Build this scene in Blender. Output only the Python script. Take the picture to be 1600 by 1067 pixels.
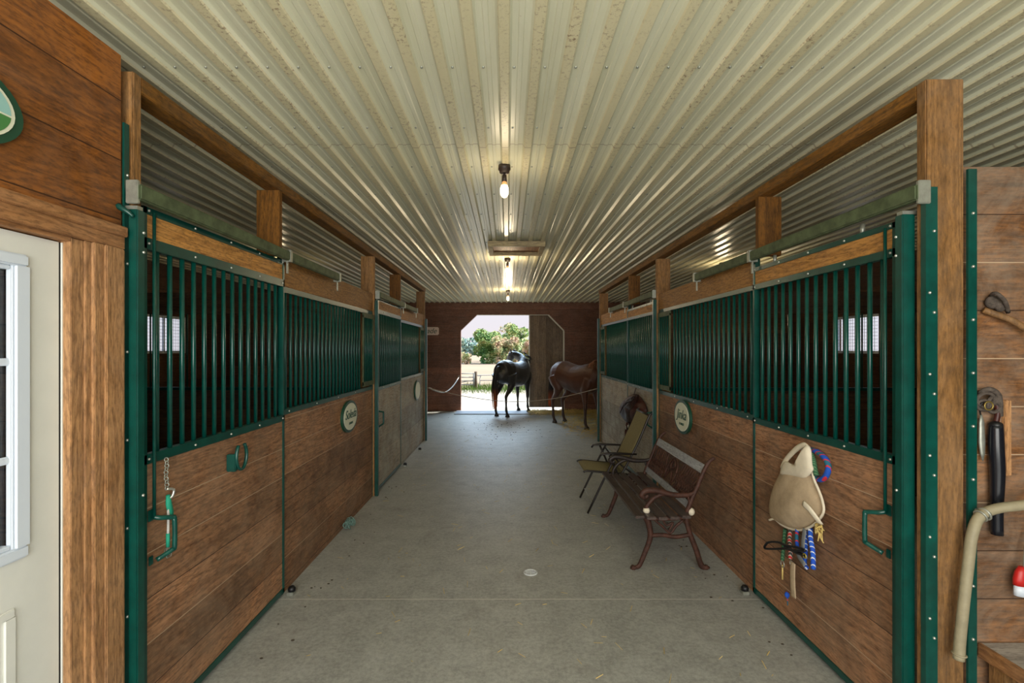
import bpy, bmesh, math, random
from mathutils import Vector, Matrix
R = random.Random(7)
PI = math.pi
D = bpy.data
SC = bpy.context.scene
COL = SC.collection
for o in list(D.objects): D.objects.remove(o)

# ------------------------------------------------------------ camera, sky, lights, exposure
F = 755.0; HC = 1.7
cam = D.cameras.new('camera'); co = D.objects.new('camera', cam); COL.objects.link(co)
co.location = (0, 0, HC); co.rotation_euler = (PI/2, 0, 0)
cam.sensor_width = 36; cam.lens = 36*F/1600; cam.shift_x = 7/1600; cam.shift_y = 12.5/1600
cam.clip_start = .05; cam.clip_end = 600
SC.camera = co
SC.view_settings.view_transform = 'Standard'; SC.view_settings.look = 'None'
SC.view_settings.gamma = 1; SC.view_settings.use_curve_mapping = False
SC.view_settings.exposure = 0.65
w = D.worlds.new('world'); SC.world = w; w.use_nodes = True
nt = w.node_tree; bg = nt.nodes['Background']
tc = nt.nodes.new('ShaderNodeTexCoord'); sx = nt.nodes.new('ShaderNodeSeparateXYZ')
cr = nt.nodes.new('ShaderNodeValToRGB')
nt.links.new(tc.outputs['Generated'], sx.inputs[0]); nt.links.new(sx.outputs['Z'], cr.inputs[0])
cr.color_ramp.elements[0].position = 0.0; cr.color_ramp.elements[0].color = (.93, .86, .90, 1)
cr.color_ramp.elements[1].position = .6; cr.color_ramp.elements[1].color = (.45, .66, 1.0, 1)
e = cr.color_ramp.elements.new(.12); e.color = (.88, .88, .96, 1)
nt.links.new(cr.outputs[0], bg.inputs[0]); bg.inputs[1].default_value = .62

def light(name, kind, loc, rot, energy, color, **kw):
    l = D.lights.new(name, kind); l.energy = energy; l.color = color
    for k, v in kw.items(): setattr(l, k, v)
    o = D.objects.new(name, l); COL.objects.link(o); o.location = loc; o.rotation_euler = rot
    return o
light('sun', 'SUN', (20, 20, 30), (math.radians(-12), math.radians(50), 0), 6.0, (1, .95, .86), angle=.01)
# daylight pouring through the open front doorway behind the camera
light('front_doorway_daylight', 'AREA', (.1, -1.35, 1.75), (PI/2, 0, 0), 105, (1, .995, .925), shape='RECTANGLE', size=3.2, size_y=2.3)
# added fill lamp over the yard, aimed in to boost the rear doorway daylight
light('rear_doorway_fill', 'AREA', (0.0, 16.2, 4.3), (math.radians(-63), 0, 0), 400, (.60, .80, 1.0), shape='RECTANGLE', size=3.6, size_y=2.0)

# ------------------------------------------------------------ helpers
def unx(px, py, X):       # point seen at a photo position on the upright plane x = X
    Y = F*X/(px-793); return Vector((X, Y, HC-(py-546)*Y/F))
def uny(px, py, Y):
    return Vector(((px-793)*Y/F, Y, HC-(py-546)*Y/F))

class MB:
    def __init__(s): s.v = []; s.f = []; s.sm = []
    def add(s, vs, fs, smooth=False):
        n = len(s.v); s.v += [Vector(v) for v in vs]
        s.f += [[i+n for i in f] for f in fs]; s.sm += [smooth]*len(fs); return s
    def box(s, x0, x1, y0, y1, z0, z1, b=0.0):
        if x0 > x1: x0, x1 = x1, x0
        if y0 > y1: y0, y1 = y1, y0
        if z0 > z1: z0, z1 = z1, z0
        if b <= 0:
            vs = [(x, y, z) for x in (x0, x1) for y in (y0, y1) for z in (z0, z1)]
            return s.add(vs, [(0,1,3,2),(4,6,7,5),(0,4,5,1),(2,3,7,6),(0,2,6,4),(1,5,7,3)])
        bm = bmesh.new(); bmesh.ops.create_cube(bm, size=1)
        for v in bm.verts:
            v.co = Vector((x0+(v.co.x+.5)*(x1-x0), y0+(v.co.y+.5)*(y1-y0), z0+(v.co.z+.5)*(z1-z0)))
        bmesh.ops.bevel(bm, geom=bm.edges[:], offset=min(b, .45*min(x1-x0, y1-y0, z1-z0)), segments=2, affect='EDGES')
        return s.bm(bm)
    def bm(s, bm, smooth=False):
        bm.verts.index_update()
        s.add([v.co.copy() for v in bm.verts], [[v.index for v in f.verts] for f in bm.faces], smooth); bm.free(); return s
    def obox(s, c, ax, ay, az, hx, hy, hz):      # oriented box
        c = Vector(c); ax = Vector(ax).normalized(); ay = Vector(ay).normalized(); az = Vector(az).normalized()
        vs = [c+ax*hx*i+ay*hy*j+az*hz*k for i in (-1,1) for j in (-1,1) for k in (-1,1)]
        return s.add(vs, [(0,1,3,2),(4,6,7,5),(0,4,5,1),(2,3,7,6),(0,2,6,4),(1,5,7,3)])
    def prism(s, poly, axis, a, b):              # poly of 2d points, extruded along axis
        def P(p, t):
            return {'x': (t, p[0], p[1]), 'y': (p[0], t, p[1]), 'z': (p[0], p[1], t)}[axis]
        n = len(poly)
        vs = [P(p, a) for p in poly]+[P(p, b) for p in poly]
        fs = [list(range(n))[::-1], list(range(n, 2*n))]+[(i, (i+1) % n, (i+1) % n+n, i+n) for i in range(n)]
        return s.add(vs, fs)
    def loft(s, st, seg=12, ref=(0,0,1), cap=True):   # st: (pos, r_side, r_up)
        pts = [Vector(q[0]) for q in st]; n = len(pts); vs = []; ref = Vector(ref)
        pu = None
        for i, q in enumerate(st):
            t = (pts[min(i+1, n-1)]-pts[max(i-1, 0)]).normalized()
            if pu is None:
                u = ref-t*ref.dot(t)
                if u.length < .05: u = Vector((1,0,0))-t*t.x
            else: u = pu-t*pu.dot(t)
            u.normalize(); pu = u; sd = t.cross(u)
            for k in range(seg):
                a = 2*PI*k/seg
                vs.append(pts[i]+sd*math.cos(a)*q[1]+u*math.sin(a)*q[2])
        fs = [(i*seg+k, i*seg+(k+1) % seg, (i+1)*seg+(k+1) % seg, (i+1)*seg+k) for i in range(n-1) for k in range(seg)]
        s.add(vs, fs, True)
        if cap:
            m = len(s.v)-len(vs)
            s.f += [[m+k for k in range(seg)][::-1], [m+(n-1)*seg+k for k in range(seg)]]; s.sm += [False, False]
        return s
    def tube(s, pts, r, seg=8, smooth=3, ref=(0,0,1), flat=1.0):
        pts = [Vector(p) for p in pts]
        if smooth and len(pts) > 2: pts = spline(pts, smooth)
        rr = r if callable(r) else (lambda t: r)
        n = len(pts)
        return s.loft([(p, rr(i/(n-1)), rr(i/(n-1))*flat) for i, p in enumerate(pts)], seg, ref)
    def cyl(s, a, b, r, seg=12): return s.loft([(a, r, r), (b, r, r)], seg, ref=(0.01,.02,1))
    def lathe(s, c, prof, seg=24):    # prof (r, z) about z
        c = Vector(c); vs = []; n = len(prof)
        for r, z in prof:
            for k in range(seg):
                a = 2*PI*k/seg; vs.append(c+Vector((r*math.cos(a), r*math.sin(a), z)))
        fs = [(i*seg+k, i*seg+(k+1) % seg, (i+1)*seg+(k+1) % seg, (i+1)*seg+k) for i in range(n-1) for k in range(seg)]
        return s.add(vs, fs, True)
    def ball(s, c, r, sc=(1,1,1), seg=12):
        bm = bmesh.new(); bmesh.ops.create_uvsphere(bm, u_segments=seg, v_segments=max(6, seg*2//3), radius=r)
        for v in bm.verts: v.co = Vector(c)+Vector((v.co.x*sc[0], v.co.y*sc[1], v.co.z*sc[2]))
        return s.bm(bm, True)
    def torus(s, c, R_, r, nrm, seg=24, rs=8, a0=0, a1=2*PI):
        c = Vector(c); nrm = Vector(nrm).normalized()
        u = nrm.orthogonal().normalized(); v = nrm.cross(u)
        if abs(a1-a0-2*PI) < 1e-4:
            pts = []; vs = []
            for i in range(seg):
                a = 2*PI*i/seg; d = u*math.cos(a)+v*math.sin(a)
                for k in range(rs):
                    b = 2*PI*k/rs; vs.append(c+d*(R_+r*math.cos(b))+nrm*r*math.sin(b))
            fs = [(i*rs+k, ((i+1) % seg)*rs+k, ((i+1) % seg)*rs+(k+1) % rs, i*rs+(k+1) % rs) for i in range(seg) for k in range(rs)]
            return s.add(vs, fs, True)
        pts = [c+(u*math.cos(a0+(a1-a0)*i/seg)+v*math.sin(a0+(a1-a0)*i/seg))*R_ for i in range(seg+1)]
        return s.tube(pts, r, rs, 0, ref=nrm)
    def pillow(s, outline, nrm, bulge, back=0.004, rings=6, fold=0.0, rnd=None):
        pts = [Vector(p) for p in outline]; n = len(pts); nrm = Vector(nrm).normalized()
        c = sum(pts, Vector())/n; vs = [c+nrm*bulge]
        for j in range(1, rings+1):
            t = j/rings; h = bulge*math.sqrt(max(0, 1-t*t))
            for i, p in enumerate(pts):
                f = fold*math.sin(i*2*PI*5/n+1.3)*math.sin(PI*t)
                vs.append(c+(p-c)*t+nrm*(h+f))
        fs = [(0, 1+i, 1+(i+1) % n) for i in range(n)]
        for j in range(rings-1):
            for i in range(n):
                a = 1+j*n+i; b = 1+j*n+(i+1) % n; fs.append((a, a+n, b+n, b))
        m = len(vs); vs += [p-nrm*back for p in pts]; o = 1+(rings-1)*n
        fs += [(o+i, m+i, m+(i+1) % n, o+(i+1) % n) for i in range(n)]; fs.append([m+i for i in range(n)][::-1])
        return s.add(vs, fs, True)

def bulged(rows, fn, X, cols=20, back=.012):
    # rows: (v, left, right, bulge); fn(u, v, X) gives the point on the door; bulges towards -x
    rows = [tuple(q) for q in spline([Vector(r) for r in rows], 3)] if False else rows
    mb = MB(); vs = []
    for (v, l, r, bg_) in rows:
        for j in range(cols+1):
            t = j/cols; p = fn(l+(r-l)*t, v, X)
            vs.append(p+Vector((-bg_*math.sin(PI*t)**.62*(1+.07*math.sin(t*9+v*.02)), 0, 0)))
    n = len(rows); c1 = cols+1; m = len(vs)
    for (v, l, r, bg_) in rows:
        for j in range(c1): vs.append(fn(l+(r-l)*j/cols, v, X)+Vector((back, 0, 0)))
    fs = []
    for o in (0, m):
        for i in range(n-1):
            for j in range(cols): a = o+i*c1+j; fs.append((a, a+1, a+c1+1, a+c1))
    for i in range(n-1):
        for j in (0, cols): a = i*c1+j; fs.append((a, a+c1, m+a+c1, m+a))
    for i in (0, n-1):
        for j in range(cols): a = i*c1+j; fs.append((a, a+1, m+a+1, m+a))
    return mb.add(vs, fs, True)

def spline(p, k):
    out = []; n = len(p)
    for i in range(n-1):
        a = p[max(i-1, 0)]; b = p[i]; c = p[i+1]; d = p[min(i+2, n-1)]
        for j in range(k):
            t = j/k
            out.append(.5*((2*b)+(c-a)*t+(2*a-5*b+4*c-d)*t*t+(3*b-a-3*c+d)*t**3))
    out.append(p[-1]); return out

def mk(name, mb, mat, parent=None, off=(0,0,0), mats=None):
    off = Vector(off); me = D.meshes.new(name)
    me.from_pydata([v-off for v in mb.v], [], mb.f); me.polygons.foreach_set('use_smooth', mb.sm)
    bm = bmesh.new(); bm.from_mesh(me); bmesh.ops.recalc_face_normals(bm, faces=bm.faces); bm.to_mesh(me); bm.free()
    me.materials.append(mat); me.update()
    o = D.objects.new(name, me); COL.objects.link(o)
    if parent is not None: o.parent = parent
    return o
def tagobj(o, label, cat, group=None, kind=None):
    if label: o['label'] = label
    if cat: o['category'] = cat
    if group: o['group'] = group
    if kind: o['kind'] = kind
    return o
class Thing:
    def __init__(s, name, label, cat, loc=(0,0,0), group=None, kind=None):
        s.o = D.objects.new(name, None); COL.objects.link(s.o); s.o.location = loc; s.loc = Vector(loc)
        s.o.empty_display_size = .05
        tagobj(s.o, label, cat, group, kind)
    def part(s, name, mb, mat, parent=None, label=None):
        o = mk(name, mb, mat, parent or s.o, s.loc)
        if label: o['label'] = label
        return o
    def rep(s, src, delta, parent=None):       # a further copy of a part
        c = src.copy(); COL.objects.link(c); c.parent = parent or s.o
        c.location = Vector(src.location)+Vector(delta); return c
def single(name, mb, mat, label, cat, loc, group=None, kind=None):
    o = mk(name, mb, mat, None, loc); o.location = loc
    return tagobj(o, label, cat, group, kind)
def struct(name, mb, mat, parent=None):
    o = mk(name, mb, mat, parent)
    if parent is None: o['kind'] = 'structure'
    return o
def copy_tree(o, parent=None):
    c = o.copy(); COL.objects.link(c); c.parent = parent
    for ch in [x for x in D.objects if x.parent == o]: copy_tree(ch, c)
    return c

# ------------------------------------------------------------ materials
def srgb(r, g, b):
    f = lambda c: (c/255/12.92 if c/255 <= .04045 else ((c/255+.055)/1.055)**2.4)
    return (f(r), f(g), f(b), 1)
def newmat(name):
    m = D.materials.new(name); m.use_nodes = True
    return m, m.node_tree, m.node_tree.nodes['Principled BSDF']
class N:
    def __init__(s, nt): s.nt = nt
    def n(s, t, **kw):
        o = s.nt.nodes.new(t)
        for k, v in kw.items(): setattr(o, k, v)
        return o
    def l(s, a, b): s.nt.links.new(a, b)
    def math(s, op, a, b=None, c=None):
        o = s.n('ShaderNodeMath', operation=op)
        for i, x in enumerate((a, b, c)):
            if x is None: continue
            if isinstance(x, (int, float)): o.inputs[i].default_value = x
            else: s.l(x, o.inputs[i])
        return o.outputs[0]
    def ramp(s, fac, stops, interp='LINEAR'):
        o = s.n('ShaderNodeValToRGB'); o.color_ramp.interpolation = interp
        els = o.color_ramp.elements
        while len(els) < len(stops): els.new(.5)
        for e_, (p, c) in zip(els, stops): e_.position = p; e_.color = c
        s.l(fac, o.inputs[0]); return o.outputs[0]
    def mix(s, fac, a, b, mode='MIX'):
        o = s.n('ShaderNodeMix', data_type='RGBA', blend_type=mode)
        for sock, x in ((o.inputs[0], fac), (o.inputs[6], a), (o.inputs[7], b)):
            if isinstance(x, (int, float, tuple)): sock.default_value = x
            else: s.l(x, sock)
        return o.outputs[2]
    def noise(s, vec, scale, detail=4, rough=.5, dist=0):
        o = s.n('ShaderNodeTexNoise'); s.l(vec, o.inputs['Vector'])
        o.inputs['Scale'].default_value = scale; o.inputs['Detail'].default_value = detail
        o.inputs['Roughness'].default_value = rough; o.inputs['Distortion'].default_value = dist
        return o.outputs['Fac']
    def bump(s, h, bsdf, strength=.3, dist=.01):
        o = s.n('ShaderNodeBump'); o.inputs['Strength'].default_value = strength; o.inputs['Distance'].default_value = dist
        s.l(h, o.inputs['Height']); s.l(o.outputs[0], bsdf.inputs['Normal'])

def wood(name, c_dark, c_light, grain='y', plank=None, off=0.0, paxis='z', dust=0.0, dustc=(150,145,138), rough=.62, seam=(40,24,14), stain=.35, ring=1.0, speck=.55):
    """boards running along `grain`; planks of width `plank` stacked along `paxis`"""
    m, nt, b = newmat(name); k = N(nt)
    tc = k.n('ShaderNodeTexCoord'); oi = k.n('ShaderNodeObjectInfo')
    sp = k.n('ShaderNodeSeparateXYZ'); k.l(tc.outputs['Object'], sp.inputs[0])
    ax = {'x': sp.outputs[0], 'y': sp.outputs[1], 'z': sp.outputs[2]}
    if plank:
        q = k.math('DIVIDE', k.math('SUBTRACT', ax[paxis], off), plank)
        idx = k.math('FLOOR', q); fr = k.math('FRACT', q)
    else: idx = k.math('MULTIPLY', oi.outputs['Random'], 57.0)
    wn = k.n('ShaderNodeTexWhiteNoise', noise_dimensions='1D')
    k.l(k.math('ADD', idx, k.math('MULTIPLY', oi.outputs['Random'], 91.7)), wn.inputs['W'])
    rnd = wn.outputs['Value']
    sc = {'x': (.7, 8, 8), 'y': (8, .7, 8), 'z': (8, 8, .7)}[grain]
    mp = k.n('ShaderNodeVectorMath', operation='MULTIPLY'); k.l(tc.outputs['Object'], mp.inputs[0]); mp.inputs[1].default_value = sc
    ad = k.n('ShaderNodeVectorMath', operation='ADD'); k.l(mp.outputs[0], ad.inputs[0])
    vv = k.n('ShaderNodeVectorMath', operation='SCALE'); k.l(wn.outputs['Color'], vv.inputs[0]); vv.inputs['Scale'].default_value = 40
    k.l(vv.outputs[0], ad.inputs[1]); P = ad.outputs[0]
    base = k.noise(P, 1.1, 3, .5, .6)
    rings = k.math('FRACT', k.math('MULTIPLY', base, 9.0*ring))
    rings = k.math('POWER', k.math('ABSOLUTE', k.math('SUBTRACT', k.math('MULTIPLY', rings, 2), 1)), 1.6)
    fine = k.noise(P, 9, 6, .7, .2)
    kn = k.noise(P, .9, 2, .5, 0)
    g = k.math('ADD', k.math('MULTIPLY', rings, .30), k.math('MULTIPLY', fine, .70))
    col = k.ramp(g, [(.18, c_light), (.78, c_dark)])
    # tone from board to board, and worn blotches
    tone = k.math('ADD', k.math('MULTIPLY', rnd, .62), .66)
    cc = k.n('ShaderNodeCombineColor'); [k.l(tone, cc.inputs[i]) for i in range(3)]
    col = k.mix(1.0, col, cc.outputs[0], 'MULTIPLY')
    bl = k.noise(tc.outputs['Object'], 2.3, 5, .65, .4)
    col = k.mix(k.math('MULTIPLY', k.ramp(bl, [(.42, (0,0,0,1)), (.68, (1,1,1,1))]), stain), col, tuple(x*.35 for x in c_dark[:3])+(1,))
    spk = k.n('ShaderNodeVectorMath', operation='MULTIPLY'); k.l(tc.outputs['Object'], spk.inputs[0])
    spk.inputs[1].default_value = {'x': (22, 95, 95), 'y': (95, 22, 95), 'z': (95, 95, 22)}[grain]
    sn = k.noise(spk.outputs[0], 1.0, 3, .7)
    col = k.mix(k.math('MULTIPLY', k.ramp(sn, [(.36, (1,1,1,1)), (.52, (0,0,0,1))]), speck), col, tuple(x*.35 for x in c_dark[:3])+(1,))
    col = k.mix(k.math('MULTIPLY', k.ramp(sn, [(.58, (0,0,0,1)), (.74, (1,1,1,1))]), speck*.6), col, tuple(min(1, x*1.35) for x in c_light[:3])+(1,))
    # knots
    vo = k.n('ShaderNodeTexVoronoi', feature='F1'); k.l(P, vo.inputs['Vector']); vo.inputs['Scale'].default_value = .8
    kk = k.ramp(vo.outputs['Distance'], [(.03, (1,1,1,1)), (.085, (0,0,0,1))])
    col = k.mix(k.math('MULTIPLY', kk, .75), col, tuple(x*.22 for x in c_dark[:3])+(1,))
    if dust > 0:
        dn = k.noise(tc.outputs['Object'], 3.1, 7, .72, .8)
        dd = k.math('MULTIPLY', k.ramp(dn, [(.36, (0,0,0,1)), (.7, (1,1,1,1))]), dust)
        dn2 = k.math('MULTIPLY', k.noise(P, 16, 5, .8), .6)
        col = k.mix(k.math('MULTIPLY', dd, k.math('ADD', dn2, .6)), col, srgb(*dustc))
    hb = k.math('ADD', k.math('MULTIPLY', k.math('ADD', fine, k.math('MULTIPLY', sn, .5)), .6), k.math('MULTIPLY', rings, .25))
    if plank:
        s1 = k.math('LESS_THAN', fr, .022); 
        sc_ = k.ramp(wn.outputs['Value'], [(0, srgb(*seam)), (.34, srgb(*(seam if not dust > .3 else (186,160,132))))], 'CONSTANT')  # pale seams: light in the plank gaps painted as seam colour
        col = k.mix(k.math('MULTIPLY', s1, .85), col, sc_)
        hb = k.math('SUBTRACT', hb, k.math('MULTIPLY', s1, 2.0))
    k.l(col, b.inputs['Base Color']); b.inputs['Roughness'].default_value = rough
    b.inputs['Specular IOR Level'].default_value = .35
    k.bump(hb, b, .35, .004)
    return m

def plain(name, c, rough=.5, metal=0, var=.0, vs=20, spec=.5, bump=0, **kw):
    m, nt, b = newmat(name); k = N(nt)
    b.inputs['Roughness'].default_value = rough; b.inputs['Metallic'].default_value = metal
    b.inputs['Specular IOR Level'].default_value = spec
    tc = k.n('ShaderNodeTexCoord')
    nz = k.noise(tc.outputs['Object'], vs, 5, .65)
    c2 = tuple(x*(1-var) for x in c[:3])+(1,)
    k.l(k.ramp(nz, [(.35, c2), (.65, c)]), b.inputs['Base Color'])
    if bump: k.bump(nz, b, bump, .01)
    for kk, v in kw.items(): b.inputs[kk].default_value = v
    return m

M = {}
M['plank'] = wood('stall_planks', srgb(110,73,48), srgb(188,137,98), 'y', .195, .04, dust=.5, dustc=(160,136,112), stain=.6, seam=(40,24,16))
M['plank_grey'] = wood('dusty_sheen_planks', srgb(112,94,76), srgb(178,164,144), 'y', .195, .04, dust=.85, dustc=(176,176,166), seam=(60,52,44))  # own dust grey plus rear doorway sheen painted into the plank colour
M['plank_front'] = wood('partition_planks', srgb(88,54,24), srgb(160,106,58), 'x', .20, .06, dust=.55, dustc=(168,152,134), stain=.6, seam=(45,25,12))
M['plank_left'] = wood('passage_planks', srgb(104,58,16), srgb(166,100,34), 'y', .24, .06, dust=.12, seam=(50,28,14))
M['board'] = wood('door_board', srgb(138,88,32), srgb(206,148,74), 'y', dust=.15, stain=.15, ring=1.5)
M['beam'] = wood('beam_timber', srgb(86,56,12), srgb(146,96,28), 'y', dust=.1)
M['post'] = wood('post_timber', srgb(108,74,34), srgb(176,126,70), 'z', dust=.3, dustc=(160,135,110))
M['post_dark'] = wood('stub_timber', srgb(86,54,12), srgb(148,96,30), 'z')
M['casing'] = wood('casing_timber', srgb(148,102,60), srgb(210,158,106), 'z', dust=.15, ring=1.2, stain=.2)
M['casing_y'] = wood('casing_timber_level', srgb(140,92,50), srgb(196,140,88), 'y', dust=.15, stain=.2)
M['rear'] = wood('rear_wall_planks', srgb(100,60,42), srgb(146,98,74), 'x', .2, .0, dust=.12, seam=(30,16,10))
M['inner'] = wood('outer_wall_planks', srgb(62,38,22), srgb(108,72,44), 'y', .2, .0, dust=.1, seam=(30,18,10))
M['inner_x'] = wood('stall_partition_planks', srgb(72,46,26), srgb(126,90,58), 'x', .2, .0, dust=.2, seam=(30,18,10))
M['bdoor'] = wood('barn_door_boards', srgb(92,74,58), srgb(150,126,100), 'z', .18, .0, 'x', dust=.2)
M['benchwood'] = wood('bench_slats', srgb(40,28,24), srgb(96,76,68), 'y', dust=.25, dustc=(120,116,112), rough=.33)
M['benchgrey'] = wood('bench_rail', srgb(122,122,124), srgb(184,186,190), 'y', dust=.5, dustc=(170,172,176))
M['hatch'] = wood('hatch_wood', srgb(130,110,76), srgb(198,178,132), 'x', dust=.2)
M['shelf'] = wood('dusty_board', srgb(130,122,112), srgb(176,168,158), 'x', dust=.7)
M['green'] = plain('green_painted_steel', srgb(3,74,64), .33, 0, .4, 9, .6)
M['green_dusty'] = plain('dusty_green_steel', srgb(92,104,74), .6, 0, .5, 14, .3)
M['bar'] = plain('green_bar_paint', srgb(4,76,66), .28, 0, .35, 30, .6)
M['bolt'] = plain('zinc_bolt', srgb(205,205,195), .35, .8)
M['galv'] = plain('galvanised_steel', srgb(170,172,160), .45, .6, .3)
M['white'] = plain('white_door_paint', srgb(226,226,218), .4, 0, .06, 5)
M['whiteframe'] = plain('white_window_frame', srgb(214,222,232), .3)
M['black'] = plain('black_rubber', srgb(18,18,20), .45)
M['dark'] = plain('dark_gap', srgb(22,16,12), .8)
M['iron'] = plain('rusty_cast_iron', srgb(84,52,40), .62, .1, .6, 25, .4, .3)
M['irondark'] = plain('dark_cast_iron', srgb(52,42,38), .5, .2, .4, 25)
M['sling'] = plain('olive_sling_fabric', srgb(132,122,86), .8, 0, .2, 60, .2, .2)
M['chairframe'] = plain('dark_chair_frame', srgb(38,32,30), .35, .3)
M['cream'] = plain('cream_sign_face', srgb(226,228,204), .5, 0, .08, 12)
M['signgreen'] = plain('dark_green_sign', srgb(22,70,50), .4)
M['pale'] = plain('pale_plate', srgb(214,190,176), .6)
M['rope'] = plain('white_rope', srgb(200,196,188), .8, 0, .2, 60)
M['rope_thin'] = plain('grey_cord', srgb(150,138,124), .8)
M['hose'] = plain('old_beige_hose', srgb(156,146,118), .55, 0, .25, 12, .4, .1)
M['mask'] = plain('tan_fly_mask', srgb(190,168,138), .85, 0, .22, 14, .2, .3)
M['masktrim'] = plain('cream_mask_trim', srgb(228,216,192), .85, 0, .1)
M['leather'] = plain('dark_leather', srgb(48,26,20), .38, 0, .5, 16, .5, .4)
M['leather_red'] = plain('red_brown_leather', srgb(70,28,20), .5, 0, .4, 16)
M['straw'] = plain('straw', srgb(224,196,120), .8, 0, .4, 6)
M['twine'] = plain('green_twine', srgb(110,140,130), .8)
M['redp'] = plain('red_plastic', srgb(190,34,30), .4)
M['cobweb'] = plain('dusty_clump', srgb(96,86,78), .9, 0, .5, 40, .2, .6)
M['teal'] = plain('teal_rag', srgb(30,150,120), .7)
M['mat'] = plain('pale_threshold', srgb(150,154,160), .55, 0, .2, 5)
M['drain'] = plain('white_drain', srgb(220,222,220), .4, 0, .2, 60)
M['metalpipe'] = plain('grey_gate_pipe', srgb(120,124,124), .45, .4)
M['whitepipe'] = plain('pale_gate_pipe', srgb(214,210,206), .5)
M['trimwhite'] = plain('pale_trim', srgb(196,190,176), .5)
M['sand'] = plain('sandy_yard', srgb(205,196,180), .95, 0, .15, 1.2, .1)
M['field'] = plain('dry_field', srgb(190,172,150), .95, 0, .12, .15, .1)
M['grassm'] = plain('grass', srgb(96,128,52), .8, 0, .4, 2, .2)
M['bark'] = plain('tree_bark', srgb(96,84,70), .9)
M['concreteout'] = plain('pale_slab', srgb(180,180,176), .8, 0, .1, 3)

def leafmat(name, a, b_, c):
    m, nt, b = newmat(name); k = N(nt); tc = k.n('ShaderNodeTexCoord')
    nz = k.noise(tc.outputs['Object'], .8, 3, .6)
    k.l(k.ramp(nz, [(.36, a), (.5, b_), (.64, c)]), b.inputs['Base Color']); b.inputs['Roughness'].default_value = .6
    return m
M['leaf1'] = leafmat('green_leaves', srgb(96,146,84), srgb(136,168,92), srgb(190,190,120))
M['leaf2'] = leafmat('autumn_leaves', srgb(130,164,104), srgb(190,180,130), srgb(216,178,156))
M['leaf3'] = leafmat('hazed_leaves', srgb(112,156,156), srgb(136,170,160), srgb(160,176,150))  # blue-green distance haze put into the leaf colour

def ropemat(name, c1, c2, c3, scale):
    m, nt, b = newmat(name); k = N(nt); tc = k.n('ShaderNodeTexCoord')
    wv = k.n('ShaderNodeTexWave', wave_type='BANDS', bands_direction='DIAGONAL'); k.l(tc.outputs['Object'], wv.inputs['Vector'])
    wv.inputs['Scale'].default_value = scale; wv.inputs['Distortion'].default_value = 2
    k.l(k.ramp(wv.outputs['Fac'], [(0, c1), (.36, c2), (.68, c3)], 'CONSTANT'), b.inputs['Base Color']); b.inputs['Roughness'].default_value = .8
    return m
M['rope_rb'] = ropemat('red_blue_rope', srgb(24,80,180), srgb(196,40,52), srgb(30,96,120), 7)
M['rope_bw'] = ropemat('blue_white_rope', srgb(28,80,190), srgb(214,218,224), srgb(30,90,200), 9)
M['rope_gn'] = ropemat('green_rope', srgb(40,90,60), srgb(110,140,100), srgb(40,90,60), 18)
M['rope_rw'] = ropemat('red_white_rope', srgb(190,50,50), srgb(210,200,180), srgb(60,60,60), 18)

def horsemat(name, c, rough=.38):
    m, nt, b = newmat(name); k = N(nt); tc = k.n('ShaderNodeTexCoord')
    sp = k.n('ShaderNodeSeparateXYZ'); k.l(tc.outputs['Object'], sp.inputs[0])
    nz = k.noise(tc.outputs['Object'], 3, 4, .6)
    col = k.ramp(nz, [(.3, tuple(x*.75 for x in c[:3])+(1,)), (.7, c)])
    low = k.ramp(sp.outputs[2], [(.28, (1,1,1,1)), (.62, (0,0,0,1))])
    col = k.mix(low, col, tuple(x*.35 for x in c[:3])+(1,))
    k.l(col, b.inputs['Base Color']); b.inputs['Roughness'].default_value = rough
    b.inputs['Sheen Weight'].default_value = .15; b.inputs['Specular IOR Level'].default_value = .45
    hn = k.noise(tc.outputs['Object'], 120, 2, .5); k.bump(hn, b, .12, .004)
    return m
M['horse_black'] = horsemat('black_horse_coat', srgb(36,34,32), .5)
M['horse_bay'] = horsemat('bay_horse_coat', srgb(78,40,20), .5)
def hairmat(name, top, tip, z0, z1):
    m, nt, b = newmat(name); k = N(nt); tc = k.n('ShaderNodeTexCoord')
    sp = k.n('ShaderNodeSeparateXYZ'); k.l(tc.outputs['Object'], sp.inputs[0])
    mr = k.n('ShaderNodeMapRange'); k.l(sp.outputs[2], mr.inputs[0]); mr.inputs[1].default_value = z0; mr.inputs[2].default_value = z1
    k.l(k.ramp(mr.outputs[0], [(0, tip), (1, top)]), b.inputs['Base Color']); b.inputs['Roughness'].default_value = .5
    return m
M['tail1'] = hairmat('sunlit_tip_hair', srgb(26,20,18), srgb(190,92,40), .35, .75)  # orange tip: backlit sunlight painted into the hair colour
M['mane2'] = plain('brown_mane', srgb(150,96,60), .55, 0, .4, 30)
M['hoof'] = plain('hoof', srgb(40,34,30), .5)

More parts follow.
